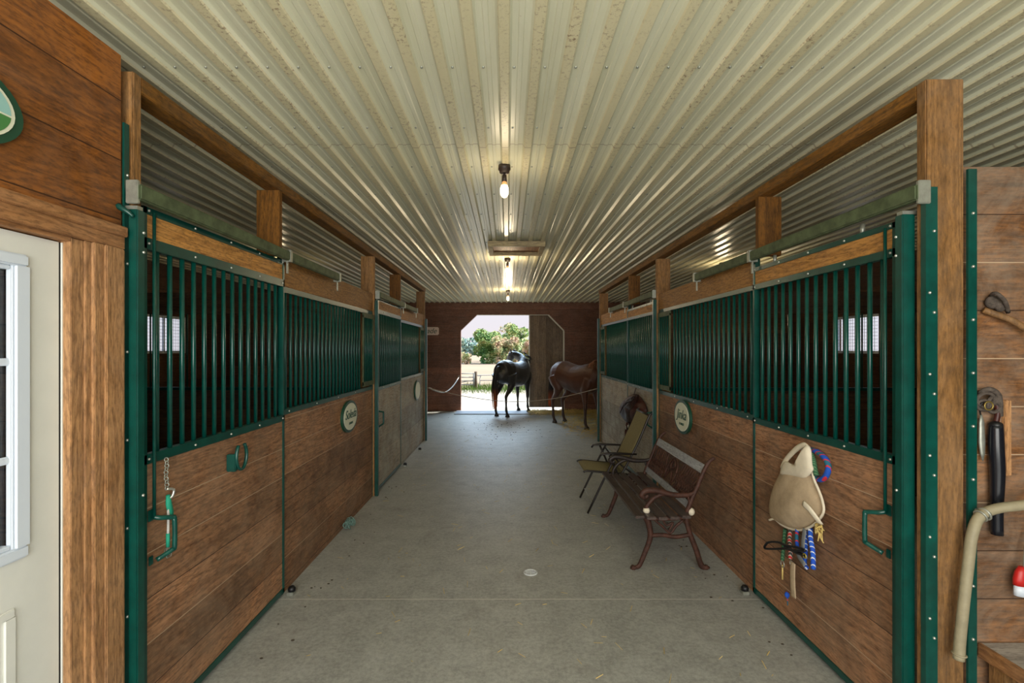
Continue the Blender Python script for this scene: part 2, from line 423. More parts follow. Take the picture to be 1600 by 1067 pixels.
# concrete floor
m, nt, b = newmat('concrete_floor'); k = N(nt); tc = k.n('ShaderNodeTexCoord'); M['floor'] = m
P = tc.outputs['Object']; n1 = k.noise(P, .7, 6, .6, .4); n2 = k.noise(P, 5, 8, .75); n3 = k.noise(P, 38, 6, .8)
col = k.ramp(n1, [(.3, srgb(148,149,142)), (.7, srgb(176,177,170))])
col = k.mix(.55, col, k.ramp(n2, [(.3, srgb(118,119,112)), (.7, srgb(192,193,186))]))
col = k.mix(.32, col, k.ramp(n3, [(.38, srgb(78,77,71)), (.6, srgb(178,177,169))]))
sp = k.n('ShaderNodeSeparateXYZ'); k.l(P, sp.inputs[0])
st = k.math('MULTIPLY', k.ramp(k.noise(P, 2.2, 5, .7, .5), [(.58, (0,0,0,1)), (.72, (1,1,1,1))]), .35)
col = k.mix(st, col, srgb(104,96,84))
q = k.math('ABSOLUTE', k.math('SUBTRACT', k.math('FRACT', k.math('DIVIDE', k.math('SUBTRACT', sp.outputs[1], 1.52), 3.54)), .5))
sm = k.math('LESS_THAN', q, .0016)
col = k.mix(k.math('MULTIPLY', sm, .6), col, srgb(206,202,192))
k.l(col, b.inputs['Base Color']); b.inputs['Roughness'].default_value = .5; b.inputs['Specular IOR Level'].default_value = .45
k.bump(k.math('ADD', n2, k.math('MULTIPLY', n3, .5)), b, .25, .008)

# painted steel ceiling
m, nt, b = newmat('cream_steel_ceiling'); k = N(nt); tc = k.n('ShaderNodeTexCoord'); M['ceil'] = m
P = tc.outputs['Object']; sp = k.n('ShaderNodeSeparateXYZ'); k.l(P, sp.inputs[0])
mp = k.n('ShaderNodeVectorMath', operation='MULTIPLY'); k.l(P, mp.inputs[0]); mp.inputs[1].default_value = (5, .5, 5)
col = k.ramp(k.noise(mp.outputs[0], 1.2, 5, .6), [(.3, srgb(214,212,182)), (.7, srgb(232,231,206))])
ribm = k.math('LESS_THAN', sp.outputs[2], -.014)
sk = k.ramp(k.noise(P, 45, 6, .8), [(.53, (0,0,0,1)), (.61, (1,1,1,1))])
pt = k.ramp(k.noise(P, 1.4, 3, .6), [(.38, (0,0,0,1)), (.62, (1,1,1,1))])
col = k.mix(k.math('MULTIPLY', ribm, .45), col, srgb(222,204,150))
col = k.mix(k.math('MULTIPLY', k.math('MULTIPLY', sk, ribm), k.math('MULTIPLY', pt, .85)), col, srgb(120,84,50))
sk2 = k.ramp(k.noise(P, 60, 4, .8), [(.66, (0,0,0,1)), (.7, (1,1,1,1))])
col = k.mix(k.math('MULTIPLY', sk2, .5), col, srgb(120,90,60))
ln = k.math('LESS_THAN', k.math('ABSOLUTE', k.math('SUBTRACT', k.math('ADD', sp.outputs[1], k.math('MULTIPLY', k.noise(P, 3, 2, .5), .03)), 3.1)), .006)
col = k.mix(k.math('MULTIPLY', ln, .5), col, srgb(140,116,80))
k.l(col, b.inputs['Base Color']); b.inputs['Roughness'].default_value = .29; b.inputs['Specular IOR Level'].default_value = .55
k.bump(k.noise(mp.outputs[0], 3, 3, .6), b, .06, .01)

m, nt, b = newmat('glass_pane'); M['glass'] = m
b.inputs['Base Color'].default_value = (.9, .95, 1, 1); b.inputs['Roughness'].default_value = .03
b.inputs['Transmission Weight'].default_value = 1; b.inputs['IOR'].default_value = 1.3
m, nt, b = newmat('lit_bulb_glass'); M['bulb'] = m
b.inputs['Base Color'].default_value = (1, .9, .75, 1); b.inputs['Emission Color'].default_value = (1, .78, .5, 1); b.inputs['Emission Strength'].default_value = 3.5
M['bulbneck'] = plain('amber_bulb_neck', srgb(214,150,84), .4, **{'Emission Strength': .35})
M['bulbneck'].node_tree.nodes['Principled BSDF'].inputs['Emission Color'].default_value = (1, .5, .2, 1)
M['fixture'] = plain('brown_fixture', srgb(46,34,28), .5)

# ------------------------------------------------------------ the shell
HZ = 3.01; YF = -1.4; YR = 13.37; XL = -5.2; XR = 5.3
struct('floor', MB().box(XL, XR, -6, YR, -.12, 0), M['floor'])
# corrugated ceiling
prof = []; x = XL
pitch = .143; nrib = int((XR-XL)/pitch)
for i in range(nrib+1):
    c = -.0145+(i-int(-XL/pitch))*pitch
    prof += [(c-.033, 0), (c-.020, -.022), (c+.020, -.022), (c+.033, 0), (c+.058, 0), (c+.062, -.004), (c+.080, -.004), (c+.084, 0)]
mb = MB(); n = len(prof)
vs = [(p[0], YF, p[1]) for p in prof]+[(p[0], YR, p[1]) for p in prof]+[(p[0], YF, .03) for p in prof]+[(p[0], YR, .03) for p in prof]
fs = [(i, i+1, n+i+1, n+i) for i in range(n-1)]+[(2*n+i, 3*n+i, 3*n+i+1, 2*n+i+1) for i in range(n-1)]
fs += [(i, 2*n+i, 2*n+i+1, i+1) for i in range(n-1)]+[(n+i, n+i+1, 3*n+i+1, 3*n+i) for i in range(n-1)]
fs += [(0, n, 3*n, 2*n), (n-1, 3*n-1, 4*n-1, 2*n-1)]
mb.add(vs, fs)
scr = MB()
for yy in [2.85+.61*j for j in range(-3, 18)]:
    for i in range(nrib+1):
        c = -.0145+(i-int(-XL/pitch))*pitch+.045
        if abs(c) < 2.0: scr.lathe((c, yy, 0), [(.0065, 0), (.006, -.005), (.0, -.006)], 6)
ce = mk('ceiling', mb, M['ceil']); ce.location = (0, 0, HZ); ce['kind'] = 'structure'
mk('ceiling_screws', scr, M['galv'], ce)

# outer side walls with a window in each rear stall
def sidewall(name, x0, x1, wins, mat):
    mb = MB(); ys = YF; z0, z1 = 1.64, 2.22
    for (a, c) in wins:
        mb.box(x0, x1, ys, a, 0, HZ+.03); mb.box(x0, x1, a, c, 0, z0); mb.box(x0, x1, a, c, z1, HZ+.03); ys = c
    mb.box(x0, x1, ys, YR+.2, 0, HZ+.03)
    struct(name, mb, mat)
wl = [(3.4, 4.2), (6.9, 7.85)]
sidewall('wall_left', XL-.12, XL, wl, M['inner']); sidewall('wall_right', XR, XR+.12, wl, M['inner'])
wi = 1
for sgn, X in ((-1, XL), (1, XR)):
    for (a, c) in wl:
        xo = X+sgn*.05
        fr = MB().box(xo-.02, xo+.02, a, a+.04, 1.64, 2.22).box(xo-.02, xo+.02, c-.04, c, 1.64, 2.22).box(xo-.02, xo+.02, a+.04, c-.04, 1.64, 1.68).box(xo-.02, xo+.02, a+.04, c-.04, 2.18, 2.22)
        fr.box(xo-.012, xo+.012, (a+c)/2-.015, (a+c)/2+.015, 1.68, 2.18)
        o = struct('window_%d' % wi, fr, M['whiteframe']); wi += 1
        g = MB()
        yy = a+.09
        while yy < c-.05: g.box(xo-sgn*.04-.002, xo-sgn*.04+.002, yy-.002, yy+.002, 1.66, 2.2); yy += .05
        zz = 1.70
        while zz < 2.18: g.box(xo-sgn*.04-.002, xo-sgn*.04+.002, a+.03, c-.03, zz-.002, zz+.002); zz += .05
        mk('window_mesh', g, M['galv'], o)
        mk('window_pane', MB().box(xo-.003, xo+.003, a+.03, c-.03, 1.67, 2.19), M['glass'], o)

# rear wall with the clipped-corner opening
Wt = .15
mb = MB(); y0, y1 = YR, YR+Wt
mb.box(XL-.12, -1.293, y0, y1, 0, HZ+.03); mb.box(1.558, XR+.12, y0, y1, 0, HZ+.03); mb.box(-1.293, 1.558, y0, y1, 2.656, HZ+.03)
mb.prism([(-1.293, 2.23), (-.85, 2.656), (-1.293, 2.656)], 'y', y0, y1); mb.prism([(1.558, 2.22), (1.558, 2.656), (1.133, 2.656)], 'y', y0, y1)
struct('wall_rear', mb, M['rear'])
tr = MB(); w_ = .035
tr.box(1.535, 1.575, YR-.02, YR, 0, 2.22)
def strip(a, c_, mbx, wd=.018):
    a = Vector(a); c_ = Vector(c_); d = (c_-a).normalized(); nn = Vector((0,1,0)); u = d.cross(nn)
    mbx.obox((a+c_)/2, d, nn, u, (c_-a).length/2, .01, wd)
strip((1.555, YR-.01, 2.22), (1.133, YR-.01, 2.65), tr); strip((1.14, YR-.01, 2.655), (-.85, YR-.01, 2.655), tr, .008)
struct('trim_1', tr, M['trimwhite'])
# sliding barn door, hung outside and drawn half way over the opening
dr = MB().box(.63, 2.7, YR+.20, YR+.25, .08, 2.85)
o = struct('door_1', dr, M['bdoor'])
mk('door_track', MB().box(-1.6, 2.9, YR+.16, YR+.25, 2.87, 2.93), M['galv'], o)
mk('door_edge', MB().box(.60, .63, YR+.19, YR+.26, .08, 2.85), M['trimwhite'], o)
# front wall round the wide doorway behind the camera
mb = MB().box(XL-.12, -1.75, YF-.12, YF, 0, HZ+.03).box(1.95, XR+.12, YF-.12, YF, 0, HZ+.03).box(-1.75, 1.95, YF-.12, YF, 2.9, HZ+.03)
struct('wall_front', mb, M['inner_x'])

# passage wall on the left with the white door
XW = -1.56
mb = MB(); t0, t1 = XW-.11, XW
YD0, YD1 = .80, 1.712
mb.box(t0, t1, YF, YD0-.02, 0, 2.886); mb.box(t0, t1, YD1+.07, 1.95, 0, 2.886); mb.box(t0, t1, YD0-.02, YD1+.07, 2.12, 2.886)
struct('wall_passage', mb, M['plank_left'])
struct('wall_tack_room', MB().box(XL, XW-.12, 2.0, 2.06, 0, 2.886), M['inner_x'])
# casing
cs = MB(); cs.box(XW, XW+.022, 1.80, 1.944, 0, 2.10, .003).box(XW+.022, XW+.034, 1.84, 1.925, 0, 2.10, .004)
cs.box(XW-.10, XW+.004, 1.722, 1.782, 0, 2.10, .002).box(XW-.05, XW+.010, 1.775, 1.802, 0, 2.10, .002)
trim = struct('trim_2', cs, M['casing'])
ct = MB().box(XW, XW+.022, .6, 1.944, 2.10, 2.19, .003).box(XW+.022, XW+.034, .6, 1.944, 2.15, 2.19, .003).box(XW-.1, XW+.002, .6, 1.80, 2.085, 2.10)
struct('trim_3', ct, M['casing_y'])
# white entry door: slab, window frame, muntins, pane, moulded lower panel
XD = XW-.03
wy0, wy1, wz0, wz1 = .93, 1.575, 1.04, 1.99
mb = MB()
mb.box(XD-.045, XD, YD0, wy0, .01, 2.08).box(XD-.045, XD, wy1, YD1, .01, 2.08).box(XD-.045, XD, wy0, wy1, .01, wz0).box(XD-.045, XD, wy0, wy1, wz1, 2.08)
dor = struct('door_2', mb, M['white'])
fm = MB()
for (a, c, e, f, d) in ((wy0-.02, wy1+.02, wz1-.02, wz1+.02, .014), (wy0-.02, wy1+.02, wz0-.02, wz0+.02, .014)): fm.box(XD-.02, XD+d, a, c, e, f, .006)
for a, c in ((wy0-.02, wy0+.02), (wy1-.02, wy1+.02)): fm.box(XD-.0205, XD+.0135, a, c, wz0+.0195, wz1-.0195)
fm.box(XD-.016, XD+.004, wy1-.030, wy1-.02, wz0, wz1, .003).box(XD-.029, XD+.003, wy0, wy1-.031, wz1-.034, wz1-.02, .003).box(XD-.029, XD+.003, wy0, wy1-.031, wz0+.02, wz0+.034, .003)
for zz in (1.345, 1.66): fm.box(XD-.016, XD-.002, wy0, wy1, zz-.012, zz+.012, .004)
for yy in (1.14, 1.36): fm.box(XD-.016, XD-.003, yy-.012, yy+.012, wz0, wz1, .004)
mk('window_frame', fm, M['whiteframe'], dor)
mk('window_pane', MB().box(XD-.021, XD-.017, wy0, wy1, wz0, wz1), M['glass'], dor)
pm = MB()
pz0, pz1, py0, py1 = .22, .87, .93, 1.555
pm.box(XD-.002, XD+.008, py0, py1, pz1-.03, pz1, .004).box(XD-.0015, XD+.0075, py1-.03, py1, pz0+.0295, pz1-.0295).box(XD-.002, XD+.008, py0, py1, pz0, pz0+.03, .004).box(XD-.0015, XD+.0075, py0, py0+.03, pz0+.0295, pz1-.0295)
pm.box(XD-.002, XD+.006, py0+.07, py1-.07, pz0+.07, pz1-.07, .005)
mk('panel_moulding', pm, M['white'], dor)
mk('weather_strip', MB().box(XD-.02, XD+.001, YD1, YD1+.006, .01, 2.08), M['dark'], dor)
mk('door_stop', MB().box(XD-.03, XD+.006, YD1+.006, YD1+.012, .01, 2.08), M['white'], dor)

# ------------------------------------------------------------ timber posts, beams, stubs, tracks
def bolt_mesh():
    return MB().ball((0,0,0), .0062, (1, 1, 1), 8)
def bolts(T, pts, parent=None):
    p = T.part('bolt', bolt_mesh(), M['bolt'], parent)
    p.data.transform(Matrix.Translation(T.loc)); p.location = Vector(pts[0])-T.loc
    for q in pts[1:]:
        c = p.copy(); COL.objects.link(c); c.location = Vector(q)-T.loc
LXs = {-1: dict(face=-1.56, door=-1.54, tube=-1.50, track=-1.48, bz=(2.78, 2.85), side='left'),
       1: dict(face=1.72, door=1.70, tube=1.66, track=1.65, bz=(2.735, 2.80), side='right')}
ypost = {-1: [1.96, 5.64, 9.04], 1: [1.963, 5.55, 8.95]}
stubs = {-1: [3.27, 6.96], 1: [3.27, 6.76]}
for s in (-1, 1):
    L = LXs[s]; x0 = s*1.545 if s < 0 else 1.70; x1 = x0+s*.155; side = L['side']
    zb0, zb1 = L['bz']
    yb0 = 2.01 if s > 0 else 2.04; ye0 = ypost[s][2]+.07
    single('beam', MB().box(x0, x0+s*.10, yb0, ye0, zb0, zb1, .004), M['beam'], 'long orange-brown timber beam above the %s row of stalls' % side, 'beam', (x0, yb0, zb0))
    for i, yp in enumerate(ypost[s]):
        d = .05 if i < 2 else .07
        nm = [('nearest', 'by the foreground'), ('middle', 'between the two stalls'), ('farthest', 'at the end of the aisle')][i]
        lab = 'wooden post at the %s end of the near %s stall' % ('near', side) if i == 0 else ('wooden post between the two %s stalls' % side if i == 1 else 'wooden post at the far end of the %s stalls, next to the horses' % side)
        top = zb0 if i else zb1
        if i == 0: ya, yb = (yp, yp+.047) if s > 0 else (1.995, 2.04)
        else: ya, yb = yp-.045, yp-.045+d
        T = Thing('post', lab, 'post', (x0, ya, 0))
        T.part('timber', MB().box(x0, x1, ya, yb, 0, top, .004), M['post'])
        if i == 0 and s > 0:
            # green corner angle on the left edge and the flat strip on the right edge
            T.part('corner_angle', MB().box(x0-.004, x0+.044, ya-.004, ya, 0, 2.36).box(x0-.004, x0, ya, ya+.020, 0, 2.36), M['green'])
            bolts(T, [(x0+.03, ya-.004, .2+.33*j) for j in range(7)]+[(x0+.012, ya-.004, .28+.33*j) for j in range(6)])
        if i > 0:
            # cross section seen from the aisle: green channel
            pass
    for yp in stubs[s]:
        lab = 'short timber stub holding the beam above the %s %s stall' % ('near' if yp < 5 else 'far', side)
        single('stub_post', MB().box(x0, x1, yp, yp+.045, 2.335, zb0, .003), M['post_dark'], lab, 'post', (x0, yp, 2.335))
    # steel tubes that close each stall front
    for i, yp in enumerate([ypost[s][0]+(.068 if s > 0 else -.002), ypost[s][1]-.045, ypost[s][2]-.045]):
        xt = L['tube']; wd = (.055 if s > 0 else .038) if i == 0 else .038
        lab = ['green steel channel post at the near end of the near %s stall' % side, 'green steel channel post between the two %s stalls' % side, 'green steel channel post at the far end of the %s stalls' % side][i]
        T = Thing('steel_post', lab, 'post', (xt, yp, 0))
        T.part('channel', MB().box(xt, xt+s*wd, yp, yp+.042, 0, 2.27, .004), M['green'])
        if i == 0:
            T.part('cap', MB().box(xt+s*.004, xt+s*.08, yp+.005, yp+.035, 2.27, 2.285), M['galv'])
            bolts(T, [(xt-s*.001, yp+.033, 2.18), (xt-s*.001, yp+.033, 2.10), (xt-s*.001, yp+.03, 1.1)])
    # trolley tracks
    for j, yp in enumerate(ypost[s][:2]):
        a, c = yp-.01, yp+2.36
        xt = L['track']
        T = Thing('door_track', 'dusty green sliding door track over the %s %s stall' % (('near', 'far')[j], side), 'door track', (xt, a, 2.305))
        T.part('rail', MB().box(xt, xt+s*.032, a, c, 2.305, 2.37, .006), M['green_dusty'])
        for yy in (a+1.34, c-.06):
            T.part('bracket', MB().box(xt-s*.004, xt+s*.056, yy, yy+.03, 2.298, 2.378).box(xt+s*.02, xt+s*.028, yy+.004, yy+.022, 2.22, 2.30), M['galv'])
        T.part('end_plate', MB().box(xt+s*.01, xt+s*.06, a-.004, a+.012, 2.29, 2.385, .003), M['galv'])
# green strips either side of the foreground posts
def flatstrip(label, x0, x1, y0, y1, z0, z1, bp):
    T = Thing('steel_strip', label, 'strip', (x0, y0, z0))
    T.part('strip', MB().box(x0, x1, y0, y1, z0, z1), M['green']); bolts(T, bp)
flatstrip('narrow green steel strip with bolts on the right edge of the big foreground post', 1.862, 1.897, 1.952, 1.962, 0, 2.43, [(1.88, 1.951, .1+.215*j) for j in range(11)])
flatstrip('narrow green steel strip with bolts beside the white door casing', -1.56, -1.552, 1.957, 1.982, 0, 2.62, [(-1.551, 1.972, .25+.36*j) for j in range(7)])
T = Thing('door_stop', 'small dark green stop lug poking out above the white door casing', 'latch', (-1.54, 1.93, 2.25))
T.part('lug', MB().tube([(-1.56, 1.935, 2.275), (-1.54, 1.935, 2.262), (-1.522, 1.94, 2.25), (-1.51, 1.95, 2.235)], lambda t: .013-.006*t, 8, 3), M['green'])

# ------------------------------------------------------------ stall fronts
def stall_door(s, y0, y1, zs, mat, label, full=True):
    L = LXs[s]; X = L['door']; t = s*.035
    zt, z1_, z2_, z3_, zr1, zr0 = zs     # top, board top, board bottom, bar top, rail top, rail bottom
    T = Thing('stall_door', label, 'stall door', (X, y0, 0))
    fr = MB()
    fr.box(X, X+t, y0, y1, z1_, zt, .002).box(X, X+t, y0, y1, z3_, z2_, .002).box(X, X+t, y0, y1, zr0, zr1, .002).box(X, X+t, y0, y1, .025, .06, .002)
    fr.box(X, X+t, y0, y0+.022, .025, zt, .002).box(X, X+t, y1-.022, y1, .025, zt, .002)
    F_ = T.part('frame', fr, M['green'])
    T.part('top_board', MB().box(X+s*.006, X+s*.03, y0+.022, y1-.022, z2_, z1_), M['board'])
    T.part('plank_panel', MB().box(X+s*.007, X+s*.03, y0+.022, y1-.022, .06, zr0), mat)
    n = 14; dy = (y1-y0-.03)/(n+1)
    p = T.part('bar', MB().cyl((X+s*.018, y0+.015+dy, zr1-.003), (X+s*.018, y0+.015+dy, z3_+.003), .011, 10), M['bar'])
    for i in range(1, n): T.rep(p, (0, dy*i, 0))
    # bolts
    pts = []
    for yy in [y0+.03+(y1-y0-.06)*q/4 for q in range(5)]:
        pts += [(X-s*.001, yy, (zr0+zr1)/2), (X-s*.001, yy+.0, zt-.014), (X-s*.001, yy, (z2_+z3_)/2)]
    bolts(T, pts)
    # hangers to the trolley
    for yy in (y0+.22, y1-.25): T.part('hanger', MB().cyl((X+s*.015, yy, zt-.01), (X+s*.015, yy, 2.305), .011, 10), M['galv'])
    # crank rod and latch handle
    xr = X-s*.012; yr = y0+.045
    T.part('latch_rod', MB().tube([(xr, yr, zt-.02), (xr, yr, .97)], .007, 8, 0), M['bar'])
    hd = MB(); xh = X-s*.006
    a = .955
    hd.tube([(xr, yr, .975), (xr-s*.02, yr+.012, .968), (xr-s*.045, yr+.05, .957), (xr-s*.05, yr+.055, .945), (xr-s*.05, yr+.055, .83), (xr-s*.045, yr+.048, .815), (xr-s*.01, yr+.0, .79)], .0105, 8, 4)
    h = T.part('latch_handle', hd, M['bar'])
    T.part('hasp', MB().box(X, xh, yr-.025, yr+.01, .96, 1.01, .006).box(X, xh, yr-.02, yr+.005, .77, .81, .006), M['green'], h)
    return T
def stall_panel(s, y0, y1, zs, mat, label, gatey=None):
    L = LXs[s]; X = L['face']; t = s*.035
    zt, zb, zs_, zr1, zr0 = zs
    T = Thing('stall_panel', label, 'stall panel', (X, y0, 0))
    fr = MB().box(X, X+t, y0, y1, zs_, zb, .002).box(X-s*.003, X+t, y0, y1, zr0, zr1, .002).box(X, X+t, y0, y0+.03, .0, zt, .002).box(X, X+t, y1-.02, y1, .0, zb, .002)
    T.part('frame', fr, M['green'])
    T.part('header_board', MB().box(X-s*.001, X+s*.03, y0+.03, y1, zb, zt, .003), M['board'])
    T.part('plank_panel', MB().box(X+s*.004, X+s*.03, y0+.03, y1-.02, .0, zr0), mat)
    ye = y1-.42
    n = max(1, int((ye-y0-.04)/.0845)); dy = (ye-y0-.04)/n
    p = T.part('bar', MB().cyl((X+s*.018, y0+.04+dy*.5, zr1-.003), (X+s*.018, y0+.04+dy*.5, zs_+.003), .011, 10), M['bar'])
    for i in range(1, n): T.rep(p, (0, dy*i, 0))
    # swing-out feed gate at the far end
    g = MB().box(X-s*.018, X-s*.004, ye, ye+.012, zr1+.03, zs_-.03).box(X-s*.018, X-s*.004, y1-.042, y1-.03, zr1+.03, zs_-.03)
    g.box(X-s*.02, X-s*.002, ye, y1-.03, zs_-.055, zs_-.005, .002).box(X-s*.02, X-s*.002, ye, y1-.03, zr1+.02, zr1+.07, .002)
    g = T.part('feed_gate', g, M['green_dusty'])
    gb = T.part('gate_bar', MB().cyl((X-s*.011, ye+.015, zr1+.07), (X-s*.011, ye+.015, zs_-.055), .009, 8), M['bar'], g)
    for i in range(1, 7):
        c = gb.copy(); COL.objects.link(c); c.location = (0, .062*i, 0)
    bolts(T, [(X-s*.004, y0+.1+i*.5, (zr1+zr0)/2) for i in range(4)])
    return T
zdL = (2.31, 2.28, 2.18, 2.13, 1.25, 1.208); zpL = (2.345, 2.14, 2.10, 1.28, 1.243)
zdR = (2.262, 2.235, 2.147, 2.11, 1.232, 1.192); zpR = (2.33, 2.15, 2.115, 1.24, 1.20)
stall_door(-1, 2.045, 3.34, zdL, M['plank'], 'green barred sliding stall door with brown planks, chain and horseshoe hook, near left')
stall_panel(-1, 3.345, 5.60, zpL, M['plank'], 'fixed green barred stall front with brown planks and oval sign, near left')
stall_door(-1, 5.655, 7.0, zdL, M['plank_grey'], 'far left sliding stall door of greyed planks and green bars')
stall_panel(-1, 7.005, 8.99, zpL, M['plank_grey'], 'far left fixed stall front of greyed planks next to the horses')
stall_door(1, 2.115, 3.35, zdR, M['plank'], 'green barred sliding stall door with the tan fly mask on it, near right')
stall_panel(1, 3.355, 5.50, zpR, M['plank'], 'fixed green barred stall front with brown planks behind the bench, near right')
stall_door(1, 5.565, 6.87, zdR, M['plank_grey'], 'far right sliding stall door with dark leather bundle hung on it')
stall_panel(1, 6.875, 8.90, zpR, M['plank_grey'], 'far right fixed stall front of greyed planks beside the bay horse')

# partitions inside the rows
def partition(s, yy, label, open_top=True):
    xa = LXs[s]['face']+s*.16; xb = XL if s < 0 else XR
    T = Thing('stall_partition', label, 'partition', ((xa+xb)/2, yy, 0))
    T.part('planks', MB().box(xa, xb, yy, yy+.045, 0, 1.22), M['inner_x'])
    if open_top:
        T.part('rail', MB().box(xa, xb, yy, yy+.045, 1.22, 1.255), M['green'])
        T.part('header', MB().box(xa, xb, yy, yy+.045, 2.12, 2.37), M['inner_x'])
        n = 16; dx = (xb-xa)/n
        p = T.part('bar', MB().cyl((xa+dx/2, yy+.022, 1.255), (xa+dx/2, yy+.022, 2.12), .009, 6), M['bar'])
        for i in range(1, n): T.rep(p, (dx*i, 0, 0))
    else: T.part('upper_planks', MB().box(xa, xb, yy, yy+.045, 1.22, 2.37), M['inner_x'])
for s in (-1, 1):
    side = LXs[s]['side']
    partition(s, ypost[s][1]+.05, 'barred wooden partition between the two %s stalls, seen through the bars' % side)
    partition(s, ypost[s][2]+.07, 'solid plank partition at the far end of the %s stalls' % side, False)
struct('wall_wash_bay', MB().box(1.868, XR, 2.012, 2.057, 0, 2.46), M['plank_front'])

# ------------------------------------------------------------ ceiling lamps and hatch
def bulb_fixture(x, y, label, zc=HZ-.019, energy=22, drop=0):
    T = Thing('ceiling_lamp', label, 'lamp', (x, y, zc), group=None)
    z = zc
    T.part('base', MB().lathe((x, y, z), [(0, 0), (.042, 0), (.044, -.03), (.036, -.034), (.034, -.052), (0, -.052)], 20), M['fixture'])
    T.part('stem', MB().cyl((x, y, z-.052), (x, y, z-.075), .008).lathe((x, y, z-.07), [(0, 0), (.016, 0), (.018, -.045), (0, -.045)], 16), M['fixture'])
    T.part('bulb_neck', MB().lathe((x, y, z-.115), [(0, 0), (.015, 0), (.022, -.025), (0, -.027)], 16), M['bulbneck'])
    T.part('bulb', MB().lathe((x, y, z-.14), [(.022, 0), (.029, -.02), (.030, -.045), (.027, -.065), (.016, -.082), (0, -.088)], 20), M['bulb'])
    light('bulb_glow', 'POINT', (x, y, z-.25), (0,0,0), energy, (1, .80, .52), shadow_soft_size=.08)
bulb_fixture(-.022, 3.39, 'glowing bare bulb hanging from the ceiling, nearest of the three in the aisle', energy=2)
bulb_fixture(.0, 6.82, 'glowing bare bulb hanging just beyond the ceiling hatch', energy=9)
bulb_fixture(.01, 10.5, 'glowing bare bulb hanging farthest down the aisle, near the rear wall', energy=14)
bulb_fixture(3.2, 7.2, 'glowing bare bulb over the far right stall', energy=7)
bulb_fixture(-3.3, 6.9, 'glowing bare bulb over the far left stall', energy=6)
z = HZ-.019
T = Thing('ceiling_hatch', 'small wooden framed hatch in the ceiling behind the first bulb', 'hatch', (.1, 6.05, z-.06))
T.part('frame', MB().box(-.236, .45, 5.75, 5.80, z-.062, z, .003).box(-.236, .45, 6.31, 6.36, z-.062, z, .003).box(-.236, -.18, 5.80, 6.31, z-.062, z, .003).box(.394, .45, 5.80, 6.31, z-.062, z, .003), M['hatch'])
T.part('panel', MB().box(-.18, .394, 5.80, 6.31, z-.02, z), M['casing_y'])

# ------------------------------------------------------------ signs
def text_mesh(body, size, shear=.35, ext=.0015):
    c = D.curves.new('text', 'FONT'); c.body = body; c.size = size; c.shear = shear; c.extrude = ext; c.align_x = 'CENTER'; c.align_y = 'CENTER'
    o = D.objects.new('text', c); COL.objects.link(o)
    me = D.meshes.new_from_object(o.evaluated_get(bpy.context.evaluated_depsgraph_get())) if False else None
    bpy.context.view_layer.update()
    me = D.meshes.new_from_object(o.evaluated_get(bpy.context.evaluated_depsgraph_get()))
    D.objects.remove(o); return me
def oval_sign(label, c, s, hw, hh, txt, sub, tilt=0, scene=False):
    """s: the wall normal points along -s (into the aisle)"""
    c = Vector(c); T = Thing('oval_sign', label, 'sign', c)
    def disc(rw, rh, xa, xb, n=40):
        return MB().prism([(c.y+rw*math.cos(2*PI*i/n), c.z+rh*math.sin(2*PI*i/n)) for i in range(n)], 'x', xa, xb)
    T.part('board', disc(hw, hh, c.x, c.x-s*.022), M['signgreen'])
    f = T.part('face', disc(hw*.86, hh*.84, c.x-s*.022, c.x-s*.026), M['cream'])
    if scene:
        def seg(a0, a1, r, xa, xb): return MB().prism([(c.y+hw*.80*r*math.cos(a0+(a1-a0)*i/20), c.z+hh*.78*r*math.sin(a0+(a1-a0)*i/20)) for i in range(21)], 'x', xa, xb)
        T.part('painted_sky', seg(0, PI, 1, c.x-s*.026, c.x-s*.0275), plain('turquoise_paint', srgb(150,196,190), .4), f)
        T.part('painted_hill', seg(PI*1.02, PI*1.98, 1, c.x-s*.026, c.x-s*.0275), plain('green_paint', srgb(70,130,70), .4), f)
    for body, size, dz in ((txt, hh*.80, .02), (sub, hh*.2, -hh*.42)):
        if not body: continue
        me = text_mesh(body, size); me.materials.append(M['signgreen'])
        o = D.objects.new('lettering', me); COL.objects.link(o); o.parent = f
        # text x runs to the reader's right
        right = Vector((0, -s, 0)); up = Vector((0, 0, 1)); nn = Vector((-s, 0, 0))
        if s < 0: right = Vector((0, 1, 0))
        mt = Matrix((right, up, nn)).transposed().to_4x4(); mt.translation = Vector((-s*.0275, 0, dz)); o.matrix_local = mt
oval_sign('oval cream name sign with dark green rim on the near left stall front', (-1.563, 4.74, 1.045), -1, .225, .155, 'Soleda', 'STABLES')
oval_sign('oval cream name sign with dark green rim above the garden bench', (1.717, 4.70, 1.045), 1, .215, .165, 'Jinka', 'STABLES')
oval_sign('oval pale sign on the far left stall front', (-1.563, 8.3, 1.0), -1, .24, .17, None, None)
oval_sign('green and cream oval sign cut off by the left frame edge above the white door', (-1.559, 1.32, 2.42), -1, .215, .13, None, None, scene=True)
T = Thing('name_plate', 'pale name plate on the rear wall peeking out behind the left post', 'sign', (-2.1, YR-.02, 2.21))
c = [(-2.36, 2.13), (-2.33, 2.10), (-1.93, 2.10), (-1.90, 2.13), (-1.90, 2.29), (-1.93, 2.32), (-2.33, 2.32), (-2.36, 2.29)]
f = T.part('plate', MB().prism(c, 'y', YR-.02, YR), M['pale'])
me = text_mesh('Jade', .2); me.materials.append(M['signgreen']); o = D.objects.new('lettering', me); COL.objects.link(o); o.parent = f
mt = Matrix((Vector((1,0,0)), Vector((0,0,1)), Vector((0,-1,0)))).transposed().to_4x4(); mt.translation = Vector((-.03, -.002, .0)); o.matrix_local = mt

